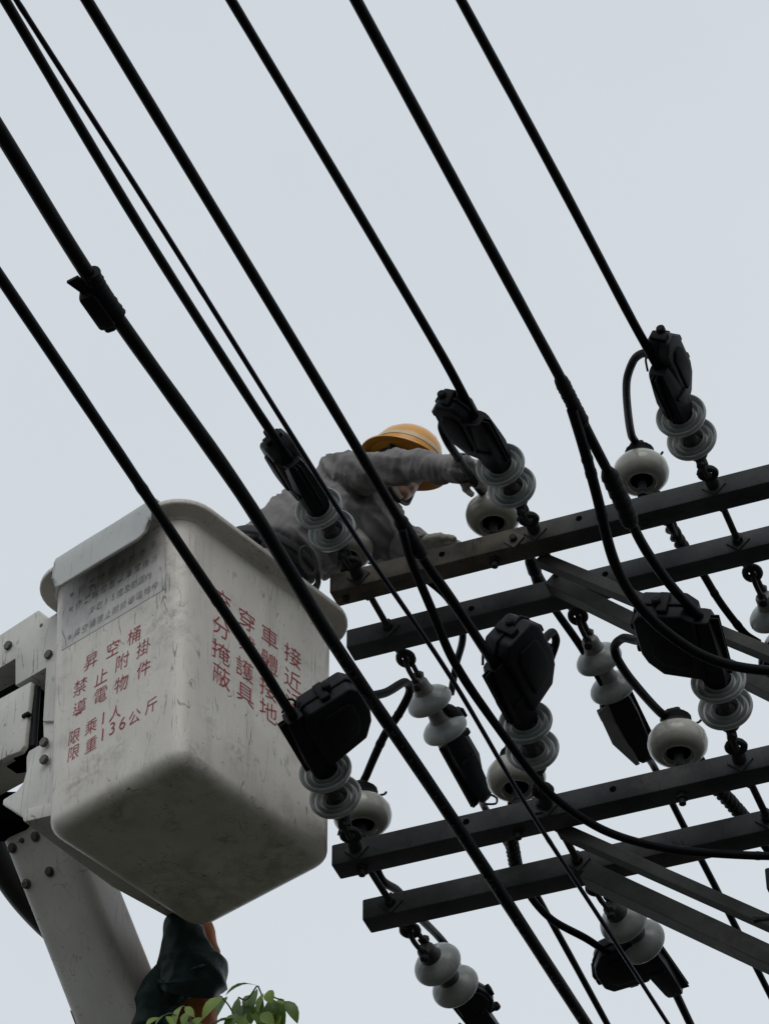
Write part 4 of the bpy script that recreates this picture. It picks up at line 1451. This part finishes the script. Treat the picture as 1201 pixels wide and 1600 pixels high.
# torso under the clothes
sp_ = (CHE - WAI).normalized()
lat_ = V((0.05, 1, 0.05)).normalized()
dep_ = sp_.cross(lat_).normalized()
bd.rings([ellring(PEL, V((0.8, -0.5, 0)).normalized(), V((0.5, 0.8, 0)).normalized(), 0.11, 0.15), ellring(WAI, dep_, lat_, 0.095, 0.13),
          ellring(WAI.lerp(CHE, 0.6), dep_, lat_, 0.10, 0.145), ellring(CHE, dep_, lat_, 0.10, 0.15), ellring(CHE.lerp(NEK, 0.6), dep_, lat_, 0.07, 0.12)])
bd.tube([CHE.lerp(SHR, 0.5), SHR, SHR.lerp(ELR, 0.5), ELR, ELR.lerp(WRR, 0.4), WRR], [0.06, 0.055, 0.046, 0.038, 0.038, 0.026], 16)
bd.tube([CHE.lerp(SHL, 0.5), SHL, SHL.lerp(ELL, 0.5), ELL, ELL.lerp(WRL, 0.4), WRL], [0.06, 0.055, 0.046, 0.038, 0.038, 0.026], 16)
# legs down to the bucket floor
FLZ = 7.53
lx_ = V((0.55, 0.83, 0))
for sgn, kn, an in ((1, V((-3.17, 7.20, 8.06)), V((-3.20, 7.22, 7.60))), (-1, V((-3.33, 7.02, 8.05)), V((-3.40, 6.98, 7.60)))):
    hip = PEL + V((0.10 * sgn * 0.55, 0.10 * sgn * 0.8, -0.03))
    bd.tube([hip, hip.lerp(kn, 0.5), kn, kn.lerp(an, 0.35), an, V((an.x, an.y, FLZ + 0.03))], [0.09, 0.078, 0.058, 0.056, 0.038, 0.04], 16)
    fd = V((0.75, 0.45, 0)).normalized()
    bd.tube([V((an.x, an.y, FLZ + 0.045)) - fd * 0.05, V((an.x, an.y, FLZ + 0.04)) + fd * 0.08, V((an.x, an.y, FLZ + 0.03)) + fd * 0.16], [0.04, 0.04, 0.028], 14)


def hand(mb, wr, tip, palm_n, curl, rs=1.0):
    """palm, five separate fingers bent toward palm_n"""
    d = (tip - wr).normalized()
    pn = (palm_n - d * palm_n.dot(d)).normalized()
    sd_ = d.cross(pn)
    pc = wr + d * 0.055
    mb.box(wr + d * 0.06, (sd_, pn, d), (0.078 * rs, 0.028 * rs, 0.09), 0.012, 3)
    mb.tube([wr - d * 0.012, wr + d * 0.02], [0.027, 0.029], 14, squash=0.8)
    for off, ln in ((0.030, 0.068), (0.010, 0.078), (-0.010, 0.073), (-0.029, 0.057)):
        b = wr + d * 0.10 + sd_ * off
        a1, a2, a3 = curl * 0.45, curl * 1.05, curl * 1.5
        p1 = b + (d * cos(a1) + pn * sin(a1)) * ln * 0.45
        p2 = p1 + (d * cos(a2) + pn * sin(a2)) * ln * 0.32
        p3 = p2 + (d * cos(a3) + pn * sin(a3)) * ln * 0.25
        mb.tube([b - d * 0.02, b, p1, p2, p3], [0.0095 * rs, 0.0098 * rs, 0.009 * rs, 0.0085 * rs, 0.007 * rs], 10)
    tb = wr + d * 0.035 + sd_ * 0.034
    t1 = tb + (sd_ * 0.7 + d * 0.6 + pn * 0.3).normalized() * 0.035
    t2 = t1 + (sd_ * 0.15 + d * 0.75 + pn * 0.55).normalized() * 0.032
    mb.tube([tb - sd_ * 0.015, tb, t1, t2], [0.012 * rs, 0.0125 * rs, 0.0105 * rs, 0.0085 * rs], 10)


HTR, HTL = ony(748, 742, 7.22), ony(700, 850, 7.47)
hand(bd, WRR, HTR, (ony(730, 752, 7.15) - WRR), 0.7)
hand(bd, WRL, HTL, V((0, -0.3, -1)), 0.4)
body = fuse('body', bd, 'skin', wk, 0.0055, 3)

# gloves over both hands, same pose
for nm, wr_, tp_, pn_, cu_ in (('glove', WRR, HTR, (ony(730, 752, 7.15) - WRR), 0.7), ('glove', WRL, HTL, V((0, -0.3, -1)), 0.4)):
    gm = MB()
    hand(gm, wr_, tp_, pn_, cu_, 1.17)
    dd = (tp_ - wr_).normalized()
    gm.tube([wr_ - dd * 0.015, wr_, wr_ + dd * 0.02], [0.030, 0.032, 0.034], 16)
    fuse(nm, gm, 'glove', wk, 0.0035, 2, lambda q: 0.0015 * noise.noise(q * 90))

# jacket
jk = MB()
fr = dep_ if dep_.z < 0 else -dep_                                   # towards the belly
back_c = WAI.lerp(CHE, 0.5)
jk.rings([ellring(PEL + V((0.02, 0, -0.10)), V((0.8, -0.5, 0)).normalized(), V((0.5, 0.8, 0)).normalized(), 0.175, 0.20, 36),
          ellring(PEL.lerp(WAI, 0.35) + V((-0.01, 0, 0)), V((0.8, -0.5, 0)).normalized(), V((0.5, 0.8, 0)).normalized(), 0.165, 0.185, 36),
          ellring(WAI, dep_, lat_, 0.130, 0.160, 36),
          ellring(WAI.lerp(CHE, 0.4) + fr * 0.012, dep_, lat_, 0.150, 0.175, 36),
          ellring(WAI.lerp(CHE, 0.75) + fr * 0.028, dep_, lat_, 0.142, 0.18, 36),
          ellring(CHE + fr * 0.022, dep_, lat_, 0.118, 0.17, 36),
          ellring(CHE.lerp(NEK, 0.55) + fr * 0.01, dep_, lat_, 0.092, 0.14, 36),
          ellring(CHE.lerp(NEK, 0.98), dep_, lat_, 0.075, 0.085, 36)])
# loose belly of the jacket sagging forward
ball(jk, ony(575, 822, 7.46), 0.12, 0.13, 0.12, (V((1, 0, 0)), V((0, 1, 0)), V((0, 0, 1))))
ball(jk, ony(520, 850, 7.43), 0.13, 0.13, 0.10, (V((1, 0, 0)), V((0, 1, 0)), V((0, 0, 1))))
jk.tube(spline([CHE.lerp(SHR, 0.4), SHR, SHR.lerp(ELR, 0.45) + V((0, 0, -0.012)), ELR + V((0, 0, -0.006)), ELR.lerp(WRR, 0.5) + V((0, 0, -0.012)), WRR + V((0, 0, -0.004)), WRR + (WRR - ELR).normalized() * 0.035 + V((0, 0, -0.008))], 5),
        [0.078] * 5 + [0.070] * 5 + [0.058] * 5 + [0.048] * 5 + [0.044] * 5 + [0.041] * 5 + [0.043], 22)
jk.tube(spline([CHE.lerp(SHL, 0.5), SHL, SHL.lerp(ELL, 0.5), ELL, ELL.lerp(WRL, 0.5), WRL + (ELL - WRL).normalized() * 0.02], 5), [0.085] * 10 + [0.078] * 5 + [0.07] * 5 + [0.058] * 5 + [0.05], 20)
jk.tube([NEK + (CHE - NEK) * 0.25, NEK, NEK + HZ * 0.03], [0.088, 0.080, 0.074], 20)                # collar


ARMD = (WRR - SHR).normalized()


def folds(q):
    # creases: gathered across the sleeve and radiating from the armpit
    d1 = (q - SHR)
    along = d1.dot(ARMD)
    rest = d1 - ARMD * along
    sleeve = max(0.0, 1 - rest.length / 0.16) if along > 0.05 else 0.0
    # sleeve: oblique drag lines; body: long creases from shoulder to belt
    a = V((along * 6 + rest.dot(UP) * 17, rest.dot(UP) * 10 - along * 3, q.y * 4))
    r1 = 1 - abs(noise.noise(a)) * 3.0
    b = V((q.x * 17 + q.z * 11, q.y * 5, q.z * 4 - q.x * 5))
    r2 = 1 - abs(noise.noise(b + V((5, 2, 1)))) * 3.0
    c = 1 - abs(noise.noise(V((q.x * 34 - q.z * 22, q.y * 12, q.z * 10 + q.x * 9)) + V((1, 7, 3)))) * 2.6
    return 0.0125 * (sleeve * r1 + (1 - sleeve) * r2) + 0.0035 * c


jo = fuse('jacket', jk, 'jacket', wk, 0.0058, 1, folds)
# cuffs, collar, chest pocket flap and front placket
for w_, e_, rr_2 in ((WRR, ELR, 0.049), (WRL, ELL, 0.050)):
    dc = (w_ - e_).normalized()
    cu = MB()
    cu.lathe([(-0.012, rr_2 * 0.95), (0.0, rr_2 * 1.04), (0.045, rr_2 * 1.06), (0.048, rr_2 * 0.98), (0.02, rr_2 * 0.82)], w_ - dc * 0.012 - V((0, 0, 0.004)), dc, 28, False, False)
    co = cu.build('cuff', 'jacket', jo, 40)
    md_ = co.modifiers.new('t', 'SOLIDIFY')
    md_.thickness = 0.003
    MB().lathe([(0, 0.007), (0.004, 0.007), (0.005, 0.004)], w_ + dc * 0.012 - V((0, 0, 0.004)) - FW * rr_2 * 1.05 + UP * 0.012, -FW, 12).build('button', 'zinc', jo)
# dark cuff opening
cdv = (WRR - ELR).normalized()

# trousers
tz = MB()
tz.rings([ellring(PEL.lerp(WAI, 0.5), V((0.8, -0.5, 0)).normalized(), V((0.5, 0.8, 0)).normalized(), 0.135, 0.165, 28), ellring(PEL, V((0.8, -0.5, 0)).normalized(), V((0.5, 0.8, 0)).normalized(), 0.15, 0.185, 28),
          ellring(PEL + V((0, 0, -0.12)), V((0.8, -0.5, 0)).normalized(), V((0.5, 0.8, 0)).normalized(), 0.12, 0.17, 28)])
for sgn, kn, an in ((1, V((-3.17, 7.20, 8.06)), V((-3.20, 7.22, 7.60))), (-1, V((-3.33, 7.02, 8.05)), V((-3.40, 6.98, 7.60)))):
    hip = PEL + V((0.10 * sgn * 0.55, 0.10 * sgn * 0.8, -0.03))
    tz.tube([hip, hip.lerp(kn, 0.5), kn, kn.lerp(an, 0.4), an], [0.11, 0.098, 0.08, 0.078, 0.068], 18)
    fd = V((0.75, 0.45, 0)).normalized()
    bt_ = MB()
    bt_.tube([V((an.x, an.y, 7.72)), V((an.x, an.y, FLZ + 0.09)), V((an.x, an.y, FLZ + 0.05))], [0.052, 0.052, 0.052], 16)
    bt_.tube([V((an.x, an.y, FLZ + 0.05)) - fd * 0.06, V((an.x, an.y, FLZ + 0.05)) + fd * 0.08, V((an.x, an.y, FLZ + 0.042)) + fd * 0.18], [0.048, 0.05, 0.038], 16)
    fuse('boot', bt_, 'boot', wk, 0.009, 3)
ball(tz, ony(400, 850, 7.16), 0.06, 0.07, 0.06, (V((1, 0, 0)), V((0, 1, 0)), V((0, 0, 1))))
fuse('trousers', tz, 'trousers', wk, 0.011, 3, lambda q: 0.008 * (1 - abs(noise.noise(q * 13)) * 2.4))

# safety belt with a ring
bl = MB()
belt_c = PEL.lerp(WAI, 0.80)
ring_pts = ellring(belt_c, dep_, lat_, 0.155, 0.185, 40)
bl.tube(ring_pts + [ring_pts[0]], 0.020, 8, squash=0.5)
bl.build('belt', 'strap', wk)
rg_c = ony(482, 876, 7.05)
rgp = [rg_c + RT * (0.024 * cos(2 * pi * k / 24) - 0.012 * sin(2 * pi * k / 24)) + UP * (0.045 * sin(2 * pi * k / 24)) for k in range(25)]
MB().tube(rgp, 0.006, 8).build('belt_ring', 'old_cap', wk)
# hair, chin strap
hr = MB()
ball(hr, hp_(-0.022, 0, 0.022), 0.094, 0.081, 0.096)
fuse('hair', hr, 'hair', wk, 0.006, 1, lambda q: 0.002 * noise.noise(q * 120))
cs = MB()
for s_ in (-1, 1):
    cs.tube(spline([hp_(0.0, s_ * 0.088, 0.045), hp_(0.004, s_ * 0.086, 0.0), hp_(0.018, s_ * 0.074, -0.050), hp_(0.038, s_ * 0.048, -0.098), hp_(0.048, 0, -0.126)], 6), 0.015, 8, squash=0.45)
cs.build('chin_strap', 'strap', wk)
cp = MB()
cp.tube(spline([hp_(0.020, -0.077, -0.040), hp_(0.036, -0.060, -0.080), hp_(0.050, -0.030, -0.112), hp_(0.062, 0, -0.120)], 6), 0.012, 8, squash=0.5)
cp.build('strap_pad', 'mask_tan', wk)

# hard hat
hat = MB()
dome = []
for (h, r_, fx) in ((-0.004, 0.112, 1.0), (0.02, 0.117, 1), (0.05, 0.114, 1), (0.08, 0.102, 1), (0.105, 0.080, 1), (0.120, 0.052, 1), (0.126, 0.02, 1)):
    dome.append([HATC + HZ * h + HX * (r_ * 1.12 * cos(2 * pi * k / 48)) + HY * (r_ * 0.95 * sin(2 * pi * k / 48)) for k in range(48)])
inner = []
for (h, r_) in ((0.115, 0.02), (0.100, 0.072), (0.07, 0.098), (0.03, 0.109), (-0.004, 0.106)):
    inner.append([HATC + HZ * h + HX * (r_ * 1.12 * cos(2 * pi * k / 48)) + HY * (r_ * 0.95 * sin(2 * pi * k / 48)) for k in range(48)])
hat.rings(dome + inner, True, False)
ho = hat.build('hard_hat', 'helmet', wk, 40)
brm = MB()
bt0, bt1, bb1, bb0 = [], [], [], []
for k in range(56):
    a = 2 * pi * k / 56
    w = 0.030 + 0.018 * max(0, cos(a)) ** 2
    rx, ry = 0.117 * 1.12, 0.117 * 0.95
    dz = -0.010 - 0.008 * max(0, cos(a))
    inn = HX * ((rx - 0.006) * cos(a)) + HY * ((ry - 0.006) * sin(a))
    outv = HX * ((rx + w) * cos(a)) + HY * ((ry + w) * sin(a))
    bt0.append(HATC + inn + HZ * 0.006)
    bt1.append(HATC + outv + HZ * (dz + 0.003))
    bb1.append(HATC + outv + HZ * (dz - 0.003))
    bb0.append(HATC + inn + HZ * -0.003)
brm.rings([bt0, bt1, bb1, bb0, bt0], False, False)
brm.build('brim', 'helmet', ho, 40)
bnd = MB()
bnd.rings([[HATC + HZ * h + HX * ((r_ + 0.0015) * 1.12 * cos(2 * pi * k / 48)) + HY * ((r_ + 0.0015) * 0.95 * sin(2 * pi * k / 48)) for k in range(48)] for h, r_ in ((0.030, 0.1165), (0.037, 0.1160), (0.046, 0.1146))], False, False)
bnd.build('reflective_band', 'band', ho, 40)
rib = MB()
rib.tube(spline([HATC + HX * 0.105 + HZ * 0.075, HATC + HX * 0.07 + HZ * 0.113, HATC + HZ * 0.128, HATC - HX * 0.07 + HZ * 0.113, HATC - HX * 0.105 + HZ * 0.075], 6), 0.010, 8, squash=0.6)
rib.build('crown_ridge', 'helmet', ho, 50)

# ------------------------------------------------------------------ tree whose top sprigs reach into the picture
tb_ = atd(340, 1640, 8.95)
tree = thing('tree', (tb_.x, tb_.y, 0), 'green leafy tree top poking up at the bottom edge, under the bucket', 'tree')
trk = MB()
root_ = V((tb_.x + 0.15, tb_.y + 0.1, 0))
topt = V((tb_.x, tb_.y, tb_.z - 0.5))
trk.tube(spline([root_, root_ + V((0.05, -0.05, 2)), topt + V((0.08, 0.05, -1.3)), topt], 8), [0.11 - 0.0032 * i for i in range(25)], 14)
lf, ly_ = MB(), MB()


def leaf(mb, base, tip, wdt, nrm, arch=0.1, fold=0.25):
    base, tip = V(base), V(tip)
    d = tip - base
    L_ = d.length
    d = d / L_
    s_ = d.cross(V(nrm)).normalized()
    u = s_.cross(d).normalized()
    prof_ = ((0.0, 0.02), (0.12, 0.55), (0.3, 0.95), (0.5, 1.0), (0.7, 0.8), (0.86, 0.45), (1.0, 0.01))
    vs, fs = [], []
    for t, w in prof_:
        c = base + d * (L_ * t) + u * (L_ * arch * 4 * t * (1 - t))
        vs += [c + s_ * (w * wdt) + u * (w * wdt * fold), c, c - s_ * (w * wdt) + u * (w * wdt * fold)]
    for i in range(len(prof_) - 1):
        a = i * 3
        fs += [(a, a + 1, a + 4, a + 3), (a + 1, a + 2, a + 5, a + 4)]
    mb.add(vs, fs)


sprig = [((403, 1541), (352, 1556), 9, 0, 0.18), ((402, 1545), (394, 1584), 9, 0, 0.05), ((372, 1559), (376, 1600), 10.5, 0, 0.06), ((383, 1562), (392, 1602), 9, 0, 0.05), ((412, 1552), (404, 1583), 7, 1, 0.05),
         ((419, 1548), (426, 1568), 8, 1, 0.1), ((424, 1560), (428, 1602), 10, 0, 0.05), ((432, 1566), (444, 1604), 9.5, 0, 0.08), ((444, 1564), (465, 1600), 8.5, 0, 0.16),
         ((348, 1558), (316, 1594), 8.5, 1, 0.12), ((355, 1557), (340, 1588), 8, 0, 0.1), ((286, 1571), (275, 1602), 8, 1, 0.15), ((290, 1573), (304, 1590), 5, 1, 0.1), ((268, 1583), (243, 1602), 7.5, 0, 0.12), ((250, 1590), (228, 1604), 6, 1, 0.1),
         ((296, 1580), (288, 1606), 7, 1, 0.1), ((400, 1585), (384, 1606), 8, 1, 0.1), ((366, 1592), (335, 1602), 6, 0, 0.1), ((410, 1588), (424, 1606), 8, 0, 0.1), ((318, 1590), (300, 1608), 8, 1, 0.1),
         ((395, 1555), (380, 1575), 7, 0, 0.1), ((407, 1560), (412, 1592), 8, 0, 0.06), ((437, 1560), (440, 1584), 7, 1, 0.05), ((262, 1588), (270, 1606), 6.5, 1, 0.1)]
rs_ = random.Random(5)
for k in range(34):
    cx0, cy0 = rs_.choice(((385, 1566), (398, 1560), (412, 1566), (424, 1572), (436, 1576), (300, 1592), (280, 1596), (330, 1600), (366, 1600), (350, 1604)))
    bx, by = cx0 + rs_.gauss(0, 9), cy0 + abs(rs_.gauss(0, 9))
    an_ = rs_.gauss(1.57, 0.5)
    ln_ = rs_.uniform(26, 40)
    sprig.append(((bx, by), (bx + cos(an_) * ln_, by + sin(an_) * ln_), rs_.uniform(6.5, 10), rs_.random() < 0.3, 0.08))
for k, (b_, t_, w_, yng, ar) in enumerate(sprig):
    dd = 8.92 + random.uniform(-0.06, 0.06)
    nrm = V((random.uniform(-0.5, 0.5), -0.75 + random.uniform(-0.35, 0.35), 0.55))
    leaf(ly_ if yng else lf, atd(b_[0], b_[1], dd), atd(t_[0], t_[1], dd - 0.03), w_ * 1.22 / FPX * 8.9, nrm, ar, random.uniform(0.1, 0.35))
tw = MB()
for pts in (((345, 1556), (360, 1575), (372, 1606), (372, 1680)), ((403, 1540), (409, 1556), (412, 1585), (405, 1620), (395, 1700)), ((428, 1556), (420, 1575), (413, 1600), (402, 1650)), ((444, 1563), (432, 1560), (424, 1556)),
            ((286, 1571), (296, 1584), (298, 1606), (310, 1680)), ((330, 1600), (345, 1594), (368, 1592)), ((268, 1583), (285, 1594), (298, 1612)), ((402, 1540), (385, 1562), (372, 1558))):
    tw.tube(spline([atd(x, y, 8.92) for x, y in pts], 5), 0.0023, 7)
for k in range(170):                                           # rest of the crown, below the picture
    a = random.uniform(0, 2 * pi)
    rr2 = math.sqrt(random.random()) * 1.15
    zz = random.uniform(-1.9, -0.25)
    c = V((tb_.x + rr2 * cos(a), tb_.y + rr2 * sin(a) * 0.8, tb_.z + zz))
    br = [topt + V((0.05, 0.03, -1.1)) + V((0, 0, max(-1.0, zz * 0.5))), topt.lerp(c, 0.5) + V((0, 0, -0.25)), c]
    tw.tube(spline(br, 5), [(0.018 if k % 4 == 0 else 0.009) * (1 - 0.078 * i) for i in range(11)], 6)
    for j in range(14):
        b0 = c + V((random.gauss(0, 0.13), random.gauss(0, 0.13), random.gauss(0, 0.1)))
        dv = V((random.gauss(0, 0.5), random.gauss(0, 0.5), random.uniform(-1.2, 0.2))).normalized() * random.uniform(0.06, 0.095)
        w_ = b0 - CAM
        if H / 2 - FPX * w_.dot(UP) / w_.dot(FW) < 1640:
            continue
        leaf(lf if random.random() < 0.7 else ly_, b0, b0 + dv, random.uniform(0.014, 0.02), (random.gauss(0, 1), random.gauss(0, 1), 1), 0.08, 0.25)
trk.build('trunk', 'bark', tree, 50)
tw.build('twigs', 'stem', tree, 60)
lf.build('crown', 'leaf', tree, 60, recalc=False)
ly_.build('young_leaves', 'leaf_young', tree, 60, recalc=False)

bpy.data.objects.remove(fob)
